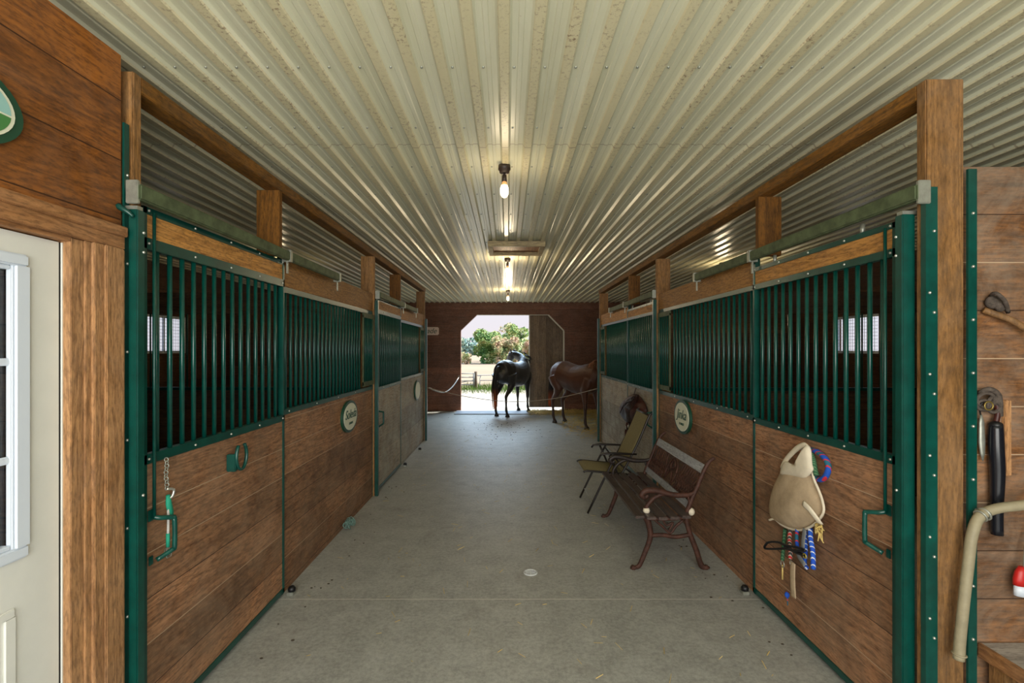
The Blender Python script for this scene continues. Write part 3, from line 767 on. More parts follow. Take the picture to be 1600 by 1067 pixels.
# ------------------------------------------------------------ things hung on the doors
# horseshoe hook
T = Thing('horseshoe_hook', 'green horseshoe shaped hook on the near left stall door', 'hook', (-1.535, 2.74, 1.02))
hc = unx(369, 712, -1.52); T.o.location = hc; T.loc = hc
pts = [hc+Vector((.012+.03*(1-abs(math.cos(a))) , .055*math.cos(a), .055*math.sin(a)*1.2-(.0))) for a in [math.radians(q) for q in range(110, 431, 20)]]
pts = [hc+Vector((.03, .052*math.cos(a), .075*math.sin(a))) for a in [math.radians(q) for q in range(125, 416, 18)]]
T.part('shoe', MB().tube(pts, .008, 8, 2, ref=(1,0,0), flat=1.3), M['green'])
T.part('plate', MB().box(-1.54+.0, hc.x+.03, hc.y-.062, hc.y-.035, hc.z-.075, hc.z+.02, .004), M['green'])
# chain with rag and ring
a = unx(260, 718, -1.51); 
T = Thing('snap_chain', 'rusty chain with green rag, cord and small ring hanging by the left door latch', 'chain', a)
ch = MB(); z = a.z
i = 0
while z > a.z-.13:
    ch.torus((a.x, a.y+.003*math.sin(i), z), .009, .0025, (1, 0, 0) if i % 2 else (0, 1, 0), 10, 5); z -= .014; i += 1
T.part('chain', ch, M['galv'])
T.part('snap', MB().tube([(a.x, a.y, z+.01), (a.x+.012, a.y+.03, z+.0), (a.x+.01, a.y+.022, z-.03), (a.x, a.y+.01, z-.035)], .006, 6, 3), M['bolt'])
T.part('rag', MB().loft([((a.x, a.y+.01, z-.02), .008, .008), ((a.x, a.y+.015, z-.06), .016, .010), ((a.x, a.y+.03, z-.11), .018, .006), ((a.x, a.y+.04, z-.125), .004, .003)], 8, ref=(1,0,0)), M['teal'])
T.part('cord', MB().tube([(a.x, a.y+.01, z-.04), (a.x, a.y+.012, z-.13), (a.x, a.y+.01, z-.20)], .0055, 6, 3), M['rope'])
T.part('cord_wrap', MB().tube([(a.x, a.y+.01, z-.19), (a.x, a.y+.01, z-.25)], .008, 8, 0), M['teal'])
T.part('ring', MB().torus((a.x, a.y+.01, z-.275), .022, .003, (1, .3, 0), 20, 6).torus((a.x, a.y+.01, z-.275), .02, .002, (.3, 1, .1), 20, 6), M['galv'])

# fly mask on the near right door
XM = 1.668
def mpt(u, v, X=XM): return unx(1170+u/3.953, 680+v/3.953, X)
out = [(350,60),(372,85),(382,180),(392,250),(425,330),(450,400),(458,470),(430,520),(395,552),(330,582),(260,575),(200,548),(160,515),(128,520),(124,470),(130,400),(150,335),(175,270),(190,235)]
T = Thing('fly_mask', 'tan mesh fly mask with cream trim hanging on the near right stall door', 'fly mask', mpt(330, 580))
body = [p for p in out if p[1] >= 170]+[(235,205),(330,195)]
body = [(385,190),(392,250),(425,330),(450,400),(458,470),(430,520),(395,552),(330,582),(260,575),(200,548),(160,515),(128,520),(124,470),(130,400),(150,335),(175,270),(190,240),(235,245),(290,250),(345,250)]
rows_ = [(v_, l_, r_, b_*.62) for v_, l_, r_, b_ in [(185,222,380,.03),(215,200,385,.045),(240,188,389,.055),(270,174,396,.066),(300,160,408,.076),(325,152,419,.083),(350,144,430,.09),(375,138,440,.095),(400,132,448,.098),(425,128,454,.10),(450,126,457,.10),(475,127,456,.098),(500,132,450,.09),(520,152,435,.08),(540,182,412,.066),(555,210,392,.052),(568,240,370,.036),(577,266,350,.02),(583,295,332,.008)]]
T.part('mesh_cup', bulged(rows_, mpt, XM), M['mask'])
band = [(190,240),(200,195),(225,160),(262,184),(300,184),(325,150),(334,105),(352,62),(374,88),(382,180),(388,215),(345,262),(290,256),(235,250)]
T.part('poll_band', MB().pillow(spline([mpt(*p, X=XM-.03) for p in band+[band[0]]], 3)[:-1], (-1,0,0), .018, .01, 5), M['masktrim'])
T.part('poll_loop', MB().tube([mpt(*p, X=XM-.02) for p in [(205,205),(225,160),(262,115),(300,80),(340,62),(366,80)]], .017, 8, 4, flat=.5, ref=(1,0,0)), M['masktrim'])
T.part('edge_binding', MB().tube([mpt(*p, X=XM-.012) for p in [(385,190),(402,270),(430,335),(455,405),(462,470),(430,522),(395,556),(330,584),(260,577),(200,550),(160,517),(126,524)]], .007, 6, 4), M['masktrim'])
T.part('strap', MB().tube([mpt(335,420,XM-.064), mpt(372,455,XM-.062), mpt(415,510,XM-.045), mpt(440,545,XM-.02)], .018, 6, 3, ref=(-1,0,0), flat=.3), M['masktrim'])
# rope coil and hanging leads
T = Thing('rope_halter', 'coiled red and blue rope halter hanging behind the fly mask', 'halter', mpt(440, 180))
T.part('rope_coil', MB().tube([mpt(385,90,1.68), mpt(420,100,1.672), mpt(470,140,1.67), mpt(492,200,1.67), mpt(470,260,1.672), mpt(430,272,1.675), mpt(400,240,1.677)], .015, 8, 4), M['rope_rb'])
T.part('green_rope', MB().tube([mpt(385,110,1.665), mpt(400,160,1.66), mpt(408,210,1.662), mpt(420,250,1.665)], .014, 8, 3), M['rope_gn'])
def lead(label, mat, path, r=.011, flat=1, X=1.665, extra=None, name='lead_rope'):
    P_ = [mpt(u, v, X) for u, v in path]
    T = Thing(name, label, 'rope', P_[0])
    T.part('rope', MB().tube(P_, r, 8, 4, ref=(-1,0,0), flat=flat), mat)
    if extra: extra(T)
    return T
lead('blue and white lead rope, rightmost of the ropes below the fly mask', M['rope_bw'], [(380,575),(382,640),(395,720),(398,825)], .013)
lead('thick blue and white rope looped behind the others below the fly mask', M['rope_bw'], [(345,590),(352,700),(345,790),(360,820)], .011, X=1.675)
lead('red and white rope hanging below the fly mask', M['rope_rw'], [(258,580),(252,640),(258,700),(256,760)], .012, extra=lambda T: T.part('snap', MB().torus(mpt(262, 790, 1.665), .014, .003, (1,0,0), 16, 6), M['bolt']))
lead('green rope hanging below the fly mask at its left', M['rope_gn'], [(225,580),(218,650),(210,740),(208,770)], .011, X=1.672, extra=lambda T: (T.part('snap', MB().torus(mpt(208, 795, 1.665), .018, .003, (1,0,0), 16, 6), M['galv']), T.part('tassel', MB().tube([mpt(208,800,1.668), mpt(208,890,1.668)], .005, 6, 0), M['straw'])))
lead('grey webbing strap hanging between the ropes below the fly mask', plain('grey_webbing', srgb(120,122,122), .7), [(345,580),(335,650),(330,700),(300,730),(345,800)], .017, .25, name='web_strap', X=1.645)
lead('red and blue braided rope in the middle below the fly mask', M['rope_rb'], [(298,582),(296,640),(300,690)], .010, X=1.655)
lead('tan strap hanging lowest below the fly mask', M['mask'], [(272,785),(270,860),(272,930),(276,1000)], .026, .18, name='web_strap')
T = Thing('bridle', 'black leather bridle strap looped across the hanging ropes', 'bridle', mpt(160, 680))
T.part('strap', MB().tube([mpt(*p, X=1.625) for p in [(95,690),(120,662),(180,660),(230,680),(290,690),(350,712),(290,712),(230,700),(160,702),(105,700),(95,690)]], .007, 6, 4), M['black'])
T.part('loop', MB().tube([mpt(*p, X=1.63) for p in [(225,690),(285,720),(330,735),(345,745)]], .009, 6, 3), M['black'])
T.part('buckle', MB().torus(mpt(345,745,1.625), .012, .003, (1,0,0), 14, 6), plain('brass', srgb(190,170,60), .4, .6))
T = Thing('lead_toggle', 'small blue and red knot hanging left of the tan strap end', 'knot', mpt(235, 980))
T.part('knot', MB().ball(mpt(236, 985, 1.675), .014, (1,1,1.3)).cyl(mpt(238, 1000, 1.675), mpt(240, 1050, 1.675), .003, 6), M['rope_rb'])
T = Thing('hay_knot', 'frayed green and straw twine knot at the lower right of the fly mask', 'twine', mpt(430, 570))
kb = MB()
for i in range(26):
    c0 = mpt(430+R.uniform(-22,22), 570+R.uniform(-30,40), 1.665-R.random()*.02)
    kb.tube([c0, c0+Vector((R.uniform(-.01,.01), R.uniform(-.02,.02), R.uniform(-.03,.02))), c0+Vector((R.uniform(-.01,.005), R.uniform(-.03,.03), R.uniform(-.05,.03)))], .003, 5, 2)
T.part('strands', kb, M['straw'])

# dark leather bundle on the far right door
XB = 1.68
def bp(u, v, X=XB): return unx(950+u/6.669, 600+v/6.669, X)
T = Thing('feed_bag', 'dark brown leather bundle hanging on the far right stall door above the folding chair', 'bag', bp(270, 420))
ob = [(270,105),(320,115),(355,160),(385,220),(400,270),(390,330),(340,380),(280,420),(220,415),(170,380),(130,330),(125,270),(150,190),(200,150),(235,130)]
T.part('bag', bulged([(104,262,285,.01),(120,235,320,.05),(145,210,342,.09),(175,185,362,.12),(210,165,382,.14),(245,150,393,.15),(280,146,400,.15),(310,150,396,.14),(340,165,385,.12),(370,190,350,.10),(395,205,322,.07),(415,222,295,.03)], bp, XB), M['leather_red'])
T.part('flap', MB().pillow(spline([bp(*p, X=XB-.10) for p in [(240,130),(280,110),(270,180),(262,260),(240,340),(200,400),(150,350),(128,290),(150,200),(195,150),(240,130)]], 3)[:-1], (-1,0,0), .05, .05, 6, .012), M['leather'])
T.part('strap', MB().tube([bp(*p, X=XB-.15) for p in [(285,120),(250,170),(200,185),(160,230),(132,300)]], .012, 6, 4, flat=.5), M['leather'])
T.part('strap', MB().tube([bp(*p, X=XB-.08) for p in [(200,400),(195,450),(185,500),(190,600)]], .016, 6, 4, flat=.5), M['leather_red'])
T.part('strap', MB().tube([bp(*p, X=XB-.06) for p in [(225,400),(230,470),(215,540),(205,590)]], .013, 6, 4, flat=.5), M['leather'])
T.part('hanging_loop', MB().tube([bp(270,112,XB-.03), bp(285,60,XB-.01), bp(295,40,XB)], .006, 6, 3), M['leather'])
T.part('buckle', MB().torus(bp(185,455,XB-.1), .02, .004, (1,0,0), 16, 6).torus(bp(210,440,XB-.1), .015, .004, (1,.3,0), 16, 6), M['bolt'])

# ------------------------------------------------------------ bench
BX = 1.0
T = Thing('garden_bench', 'wooden slatted garden bench with rusty cast iron ends along the right stalls', 'bench', (1.25, 4.3, 0))
YA, YB = 3.74, 4.90
for i in range(5):
    xa = .965+i*.088
    zc = .435-.012*math.sin(PI*i/4)
    T.part('seat_slat', MB().box(xa, xa+.068, YA-.10, YB+.05, zc-.011, zc+.011, .004), M['benchwood'])
def bk(t, n=0): # point in the back plane: t 0..1 up
    return Vector((1.405+.135*t+n*.94, 0, .47+.33*t-n*.38))
def bslat(t0, t1, name, mat):
    a = bk(t0); c = bk(t1); mid = (a+c)/2; u = (c-a).normalized(); nn = Vector((u.z, 0, -u.x))
    T.part(name, MB().obox(mid+Vector((0, (YA+YB)/2, 0)), (0,1,0), u, nn, (YB-YA)/2+.0, (c-a).length/2, .011), mat)
bslat(.80, 1.0, 'top_rail', M['benchgrey']); bslat(-.02, .13, 'bottom_rail', M['benchgrey'])
lat = MB()
def bq(y, t): p = bk(t); return Vector((p.x-.0, y, p.z))
ym = (YA+YB)/2
for sg in (-1, 1):
    for j in range(9):
        yy = ym+sg*(.17+j*.045)
        if abs(yy-ym) > .545: continue
        lat.tube([bq(yy, .12), bq(yy+.02*sg, .3), bq(yy-.015*sg, .45), bq(yy+.015*sg, .62), bq(yy+.03*sg, .8)], lambda t: .0085*(1-.3*t), 6, 4)
        lat.tube([bq(yy-.02, .25), bq(yy+.018, .33), bq(yy-.01, .42), bq(yy-.022, .34)], .006, 5, 3)
        lat.ball(bq(yy+.01, .2), .014, (.6, 1, 1), 6)
arc = [bq(ym+.115*math.cos(a), .42+.36*math.sin(a)) for a in [math.radians(q) for q in range(-40, 221, 20)]]
lat.tube(arc, .009, 6, 2)
lat.tube([bq(ym-.09, .15), bq(ym-.02, .4), bq(ym+.05, .55), bq(ym+.02, .72), bq(ym-.05, .6), bq(ym+.03, .45), bq(ym+.09, .2)], .010, 6, 4)
lat.tube([bq(ym-.11, .5), bq(ym-.04, .6), bq(ym+.02, .5), bq(ym+.1, .6)], .007, 6, 4)
lat.obox(bq(ym, .46)+Vector((0,0,0)), (0,1,0), (bk(1)-bk(0)), Vector((.94,0,-.38)), (YB-YA)/2, .006, .005)
T.part('iron_lattice', lat, M['iron'])
def end_frame(y, mat, armmat):
    e = MB()
    # front leg curls up into the arm support, back leg sweeps up the back
    e.tube([(.985, y, .012), (1.02, y, .03), (1.06, y, .12), (1.105, y, .25), (1.09, y, .36), (1.06, y, .42)], lambda t: .016+.010*t, 8, 5, ref=(0,1,0), flat=.9)
    e.tube([(1.545, y, .012), (1.50, y, .03), (1.46, y, .15), (1.41, y, .28), (1.385, y, .40), (1.41, y, .50), (1.47, y, .64), (1.52, y, .76), (1.56, y, .83), (1.60, y, .86)], lambda t: .023-.008*t, 8, 5, ref=(0,1,0), flat=.9)
    e.tube([(.99, y, .425), (1.1, y, .40), (1.25, y, .395), (1.39, y, .41)], .021, 8, 4, ref=(0,1,0), flat=1.0)
    e.tube([(1.10, y, .26), (1.2, y, .265), (1.3, y, .25), (1.42, y, .27)], .017, 8, 4, ref=(0,1,0))
    e.tube([(1.14, y, .38), (1.2, y, .33), (1.26, y, .28), (1.3, y, .33), (1.36, y, .38)], .010, 6, 4)
    e.tube([(1.2, y, .39), (1.23, y, .34), (1.28, y, .36), (1.25, y, .30)], .009, 6, 4)
    e.tube([(.98, y, .0), (.97, y, .012), (.96, y, .02)], .02, 8, 2); e.ball((.985, y, .014), .018, (1.6, 1.2, .75), 10); e.ball((1.535, y, .014), .018, (1.8, 1.3, .75), 10)
    f = T.part('end_frame', e, mat)
    a = MB()
    a.tube([(1.46, y, .60), (1.40, y, .575), (1.28, y, .575), (1.16, y, .605), (1.08, y, .61), (1.04, y, .58), (1.06, y, .555), (1.09, y, .57)], lambda t: .014+.01*math.sin(PI*t), 8, 5, ref=(0,1,0), flat=.9)
    a.tube([(1.07, y, .43), (1.075, y, .48), (1.12, y, .54), (1.17, y, .57), (1.22, y, .585)], .016, 8, 5, ref=(0,1,0))
    a.tube([(1.46, y, .60), (1.40, y, .56), (1.42, y, .5)], .010, 6, 4)
    T.part('armrest', a, armmat)
end_frame(YA, M['iron'], M['iron']); end_frame(YB, M['iron'], M['irondark'])
tp = MB().ball((1.075, YA, .455), .028, (1, 1, .9), 8); T.part('tape_wrap', tp, M['masktrim'], label='white tape')
T.part('tape_wrap', MB().ball((1.42, YA, .445), .030, (1, .9, 1), 8), M['masktrim'], label='white tape')

# ------------------------------------------------------------ folding chair
T = Thing('folding_chair', 'olive sling folding armchair with dark frame standing beyond the bench', 'chair', (1.15, 5.25, 0))
ya, yb = 5.02, 5.50
T.part('seat', MB().loft([((.80, (ya+yb)/2, .435), .225, .009), ((.86, (ya+yb)/2, .445), .225, .009), ((1.0, (ya+yb)/2, .43), .225, .009), ((1.22, (ya+yb)/2, .415), .225, .009)], 16, ref=(0,0,1)), M['sling'])
bkp = [(1.20, .42), (1.26, .55), (1.33, .70), (1.41, .87), (1.47, 1.01)]
mb = MB(); n = len(bkp); vs = []
for (x_, z_) in bkp:
    for yy in (ya+.02, yb-.02):
        vs += [(x_-.004, yy, z_+.002), (x_+.006, yy, z_-.002)]
fs = []
for i in range(n-1):
    a = i*4; fs += [(a, a+2, a+6, a+4), (a+1, a+5, a+7, a+3), (a, a+4, a+5, a+1), (a+2, a+3, a+7, a+6)]
fs += [(0, 1, 3, 2), (4*n-4, 4*n-2, 4*n-1, 4*n-3)]
T.part('backrest', mb.add(vs, fs), M['sling'])
for yy in (ya, yb):
    T.part('back_frame', MB().tube([(1.16, yy, .38), (1.21, yy, .45), (1.34, yy, .70), (1.41, yy, .86), (1.475, yy, 1.015), (1.50, yy, 1.03)], .012, 8, 3), M['chairframe'])
    T.part('seat_frame', MB().tube([(.79, yy, .425), (.83, yy, .44), (1.0, yy, .425), (1.24, yy, .405)], .011, 8, 3), M['chairframe'])
    T.part('armrest', MB().loft([((.955, yy, .585), .012, .010), ((.975, yy, .612), .022, .012), ((1.06, yy, .622), .026, .012), ((1.2, yy, .618), .024, .011), ((1.34, yy, .612), .016, .010)], 10), M['chairframe'])
for yy, o_ in ((ya-.02, 0), (yb+.03, 0)):
    T.part('leg', MB().tube([(.83, yy+(.06 if yy < 5.2 else .08)*0, .006), (.97, yy, .30), (1.12, yy, .605)], .0115, 8, 2), M['chairframe'])
    T.part('leg', MB().tube([(1.30, yy, .006), (1.17, yy, .34), (1.055, yy, .605)], .0115, 8, 2), M['chairframe'])
T.part('crossbar', MB().cyl((.882, ya-.02, .11), (.882, yb+.03, .11), .008), M['galv'])
T.part('crossbar', MB().cyl((1.257, ya-.02, .11), (1.257, yb+.03, .11), .008), M['chairframe'])
T.part('back_top_bar', MB().cyl((1.475, ya, 1.012), (1.475, yb, 1.012), .012), M['chairframe'])
for yy in (ya, yb): T.part('recline_arm', MB().tube([(1.10, yy, .60), (1.18, yy, .50), (1.28, yy, .42), (1.24, yy, .40)], .009, 6, 3), M['chairframe'])

# ------------------------------------------------------------ horses
def build_horse(name, label, root, ang, coat, neck, head, ears, legoff, tailpath, mane=None, zoff=None, hairm=None):
    b = MB()
    st = [(-.80, 1.15, .05, .06), (-.76, 1.10, .15, .18), (-.68, 1.10, .22, .26), (-.55, 1.125, .265, .30), (-.40, 1.13, .285, .31), (-.22, 1.09, .275, .305),
          (0.0, 1.04, .285, .315), (.2, 1.03, .28, .325), (.38, 1.055, .255, .33), (.52, 1.09, .22, .315), (.66, 1.09, .17, .25), (.76, 1.07, .10, .15)]
    b.loft([((x_, 0, z_), hw, hh) for x_, z_, hw, hh in st], 24)
    b.loft([(p, w_, h_) for p, w_, h_ in neck], 16)
    b.loft([(p, w_, h_) for p, w_, h_ in head], 14)
    for a, c in ears: b.loft([(a, .035, .022), ((Vector(a)+Vector(c))/2, .030, .018), (c, .004, .004)], 8)
    hoofs = MB()
    for key, (fx, fy, fz) in legoff.items():
        sd = 1 if key[1] == 'l' else -1
        if key[0] == 'h':
            ch = [(-.52, .15, 1.08, .19, .20), (-.47, .16, .92, .155, .15), (-.42, .165, .80, .12, .10), (-.50, .155, .68, .085, .06), (-.60, .145, .59, .058, .043), (-.665, .14, .515, .052, .040),
                  (-.66, .138, .44, .038, .032), (-.65, .135, .30, .031, .028), (-.645, .135, .17, .040, .036), (-.615, .135, .10, .033, .031), (-.59, .135, .055, .044, .042), (-.585, .135, .02, .052, .05)]
        else:
            ch = [(.56, .13, 1.08, .13, .10), (.52, .145, .92, .13, .10), (.46, .15, .80, .10, .078), (.47, .145, .66, .066, .058), (.485, .14, .53, .046, .042), (.49, .138, .45, .049, .044), (.49, .135, .38, .035, .033),
                  (.49, .132, .26, .030, .028), (.49, .13, .15, .038, .036), (.515, .13, .09, .032, .031), (.54, .13, .05, .044, .042), (.545, .13, .02, .052, .05)]
        z0 = ch[1][2]; pts = []
        for x_, y_, z_, rx, ry in ch:
            t = max(0, min(1, (z0-z_)/z0))
            pts.append(((x_+fx*t, sd*y_+fy*t, z_+fz*t), ry, rx))
        b.loft(pts, 12, ref=(1,0,0))
        p = pts[-1][0]; hoofs.lathe((p[0]-.0, p[1], fz), [(0, 0), (.060, 0), (.056, .02), (.046, .058), (.0, .06)], 14)
    me = D.meshes.new('tmp'); me.from_pydata(b.v, [], b.f)
    bm = bmesh.new(); bm.from_mesh(me); bmesh.ops.recalc_face_normals(bm, faces=bm.faces); bm.to_mesh(me); bm.free()
    o = D.objects.new('tmp', me); COL.objects.link(o)
    r = o.modifiers.new('r', 'REMESH'); r.mode = 'VOXEL'; r.voxel_size = .0125; r.use_smooth_shade = True
    sm = o.modifiers.new('s', 'SMOOTH'); sm.factor = .6; sm.iterations = 9
    bpy.context.view_layer.update()
    me2 = D.meshes.new_from_object(o.evaluated_get(bpy.context.evaluated_depsgraph_get())); D.objects.remove(o)
    me2.name = 'body'; me2.materials.clear(); me2.materials.append(coat)
    for p in me2.polygons: p.use_smooth = True
    T = Thing(name, label, 'horse', (0, 0, 0)); T.o.location = root; T.o.rotation_euler = (0, 0, ang)
    bo = D.objects.new('body', me2); COL.objects.link(bo); bo.parent = T.o
    T.part('hooves', hoofs, M['hoof'])
    hp = Vector(head[1][0]).lerp(Vector(head[2][0]), .3); hd = Vector(head[-1][0])-Vector(head[0][0]); sd_ = Vector((hd.y, -hd.x, 0)).normalized()
    for q in (-1, 1): T.part('eye', MB().ball(hp+sd_*q*.078+Vector((0, 0, .02)), .016), M['black'])
    tip = Vector(head[-1][0])-hd.normalized()*.03
    T.part('nostrils', MB().ball(tip+sd_*.036, .010).ball(tip-sd_*.036, .010), M['black'])
    tb = MB(); n = 44
    for i in range(n):
        a = R.uniform(0, 2*PI); rr = R.uniform(0, 1)
        pts = []
        for j, (p, sp_) in enumerate(tailpath): pts.append(Vector(p)+Vector((math.cos(a)*sp_*rr, math.sin(a)*sp_*rr, -R.uniform(0, .10) if j == len(tailpath)-1 else 0)))
        tb.tube(pts, lambda t: .017*(1-.75*t), 5, 3)
    T.part('tail', tb, hairm or M['tail1'])
    if mane:
        mm = MB()
        for p, q in mane:
            for i in range(5):
                d = Vector((R.uniform(-.03, .03), R.uniform(-.02, .02), 0))
                p_ = Vector(p)+d; q_ = Vector(q)+d*2
                mm.tube([p_, (p_+q_)/2+Vector((0, (q_.y-p_.y)*.3, .02)), q_], lambda t: .014*(1-.7*t), 5, 3)
        T.part('mane', mm, M['mane2'] if coat == M['horse_bay'] else M['horse_black'])
    return T
# black horse at the doorway, rump to the camera, head turned left
ang = math.atan2(.87, .49)
def toworld_root(hx, hy, ang): return (hx+.585*math.cos(ang), hy+.585*math.sin(ang), 0)
root1 = toworld_root(-.12, 12.22, ang)
neck = [((.42, 0, 1.08), .17, .28), ((.60, .01, 1.19), .16, .28), ((.72, .08, 1.34), .135, .235), ((.77, .20, 1.46), .115, .185), ((.75, .33, 1.54), .095, .145), ((.70, .43, 1.57), .075, .11)]
head = [((.69, .38, 1.58), .07, .09), ((.72, .46, 1.54), .085, .13), ((.75, .53, 1.45), .075, .12), ((.79, .60, 1.34), .058, .085), ((.82, .66, 1.25), .05, .062), ((.84, .69, 1.20), .04, .045)]
ears = [((.74, .40, 1.63), (.76, .42, 1.75)), ((.64, .44, 1.63), (.62, .46, 1.75))]
build_horse('horse', 'black horse standing in the rear doorway with its head turned left', root1, ang, M['horse_black'], neck, head, ears,
    {'hl': (-.0, .045, 0), 'hr': (-.0, -.0, 0), 'fl': (.02, .03, .022), 'fr': (-.06, -.06, .022)},
    [((-.77, 0, 1.28), .03), ((-.86, 0.02, 1.15), .06), ((-.88, .05, .9), .085), ((-.86, .08, .6), .085), ((-.84, .08, .30), .06)],
    mane=[((.62, .0, 1.46), (.62, -.15, 1.32)), ((.72, .03, 1.54), (.76, -.10, 1.40)), ((.80, .12, 1.62), (.89, .02, 1.46)), ((.80, .26, 1.67), (.90, .20, 1.53)), ((.74, .38, 1.68), (.83, .36, 1.58))])
# bay horse at the right
ang2 = math.atan2(-.85, .53)
root2 = toworld_root(1.22, 11.28, ang2)
neck = [((.42, 0, 1.08), .17, .28), ((.62, .03, 1.16), .14, .25), ((.76, .13, 1.22), .11, .20), ((.86, .27, 1.24), .09, .16), ((.92, .42, 1.20), .08, .12)]
head = [((.91, .40, 1.22), .075, .10), ((.95, .48, 1.12), .085, .12), ((.98, .55, .99), .075, .105), ((1.0, .61, .86), .055, .075), ((1.01, .65, .76), .048, .058), ((1.01, .67, .71), .035, .04)]
ears = [((.86, .44, 1.29), (.86, .46, 1.41)), ((.96, .40, 1.29), (.98, .41, 1.41))]
build_horse('horse', 'reddish brown bay horse seen from behind at the right end of the aisle', root2, ang2, M['horse_bay'], neck, head, ears,
    {'hl': (.04, -.02, 0), 'hr': (-.02, .0, 0), 'fl': (.10, .03, 0), 'fr': (-.02, -.02, 0)},
    [((-.77, 0, 1.28), .02), ((-.88, 0, 1.12), .04), ((-.92, .0, .9), .055), ((-.93, -.01, .65), .06), ((-.93, -.02, .42), .05)],
    mane=[((.60, 0, 1.44), (.64, -.17, 1.30)), ((.68, .04, 1.45), (.75, -.12, 1.28)), ((.76, .10, 1.46), (.86, -.04, 1.26)), ((.84, .2, 1.44), (.96, .1, 1.24)), ((.66, .02, 1.47), (.72, -.14, 1.40))], hairm=M['tail1'])

# ------------------------------------------------------------ ropes, rollers, floor bits
PL = Vector((-1.50, 8.99, .99)); PR = Vector((1.66, 8.90, .98))
T = Thing('aisle_rope', 'thin cord strung across the end of the aisle in front of the horses', 'rope', (0, 8.95, .75))
T.part('cord', MB().tube([PL, PL+Vector((.75, 0, -.17)), Vector((.1, 8.95, .735)), Vector((.9, 8.93, .80)), PR], .0065, 6, 8), M['rope_thin'])
T = Thing('white_rope', 'loose white rope sagging from the left end post to the rear wall', 'rope', uny(672, 607, 9.1))
P_ = [uny(671, 606, 9.12), uny(685, 612, 10.0), uny(697, 612, 11.2), uny(708, 603, 12.4), uny(716.5, 590, 13.34)]
T.part('rope', MB().tube(P_, .014, 8, 6), M['rope'])
T.part('hook', MB().torus(uny(717, 588, 13.34), .02, .004, (0,1,0), 12, 6), M['galv'])
for (x_, y_, lab) in ((-1.50, 3.36, 'dark floor guide roller at the foot of the near left door'), (-1.49, 7.03, 'dark floor guide roller at the foot of the far left door'), (-1.47, 8.1, 'dark block at the foot of the far left stall front'), (1.655, 3.37, 'dark floor guide roller at the foot of the near right door')):
    T = Thing('floor_guide', lab, 'door guide', (x_, y_, 0))
    T.part('bracket', MB().box(x_-.025, x_+.02, y_-.03, y_+.03, 0, .022, .004), M['galv'])
    T.part('roller', MB().lathe((x_, y_, .02), [(0, 0), (.024, 0), (.026, .02), (.018, .034), (0, .036)], 14), M['black'])
T = Thing('twine_clump', 'tangled grey-green baling twine on the floor by the near left stall', 'twine', (-1.52, 4.5, 0))
mb = MB()
for i in range(22):
    a = R.uniform(0, 6.28); r_ = R.uniform(.03, .06); c = Vector((-1.50+R.uniform(-.02, .03), 4.58+R.uniform(-.04, .04), .045+R.uniform(-.005, .025)))
    mb.torus(c, r_*.7, .0035, (R.uniform(-1,1), R.uniform(-1,1), R.uniform(-.5,1)), 12, 5)
T.part('strands', mb, M['twine'])
T = Thing('floor_drain', 'small white round floor drain in the middle of the aisle', 'drain', (.175, 3.68, 0))
T.part('ring', MB().torus((.175, 3.68, .002), .048, .006, (0,0,1), 28, 6), M['drain'])
gr = MB()
for i in range(5): gr.box(.175-.04, .175+.04, 3.68-.034+i*.017-.003, 3.68-.034+i*.017+.003, .0, .005)
gr.box(.172, .178, 3.64, 3.72, 0, .006)
T.part('grate', gr, M['drain'])
T.part('plate', MB().lathe((.175, 3.68, 0), [(0, .002), (.046, .002)], 24), M['dark'])
single('threshold_mat', MB().box(-1.40, .95, 12.62, 13.30, 0, .022, .004), M['mat'], 'pale grey slab laid across the sill of the rear doorway', 'mat', (-.2, 12.95, 0))
# straw
def straw(name, label, n, area, L_=(.05, .15), wk=3.0):
    mb = MB()
    for i in range(n):
        x_, y_, zt = area()
        a = R.uniform(0, PI); l = R.uniform(*L_)/2; d = Vector((math.cos(a)*l, math.sin(a)*l, R.uniform(-.006, .012)))
        c = Vector((x_, y_, .006+R.random()*zt)); wv_ = Vector((-math.sin(a), math.cos(a), .3))*R.uniform(.0012, .0025)*wk
        p0, p1 = c-d, c+d; p0.z = max(.001, p0.z); p1.z = max(.001, p1.z); up = Vector((0,0,.002))
        mb.add([p0-wv_, p0+wv_, p0+up, p1-wv_, p1+wv_, p1+up], [(0,1,4,3), (1,2,5,4), (2,0,3,5), (0,2,1), (3,4,5)])
    o = mk(name, mb, M['straw']); tagobj(o, label, 'straw', kind='stuff')
def a1():
    t = R.random(); return (R.triangular(1.1, 3.6, 2.2), R.triangular(9.0, 13.3, 11.2), .03)
def a2(): return (R.uniform(.55, 3.4), R.gauss(12.9, .22) if True else 0, .06)
def a2c():
    x_, y_, z_ = a2(); return (x_, min(13.33, y_), z_)
straw('straw_litter', 'golden straw strewn on the floor under the bay horse', 3400, a1)
straw('straw_pile', 'straw heaped along the rear wall right of the doorway', 3800, a2c)
straw('straw_wisps', 'few stray wisps of straw on the concrete aisle', 260, lambda: (R.uniform(-1.4, 1.5), R.uniform(1.6, 10), .001), (.02, .07), 1.0)
mb = MB()
for i in range(90):
    c = Vector((R.gauss(.05, .55), R.gauss(10.6, .8), .004)); mb.ball(c, R.uniform(.004, .010), (1.5, 1, .4), 6)
for i in range(60):
    c = Vector((R.choice([-1.35, 1.55])+R.gauss(0, .06), R.uniform(2.6, 6), .003)); mb.ball(c, R.uniform(.003, .008), (1.5, 1, .5), 6)
o = mk('dirt_crumbs', mb, plain('dirt', srgb(70,60,48), .9)); tagobj(o, 'dark crumbs of dirt scattered on the concrete aisle', 'dirt', kind='stuff')

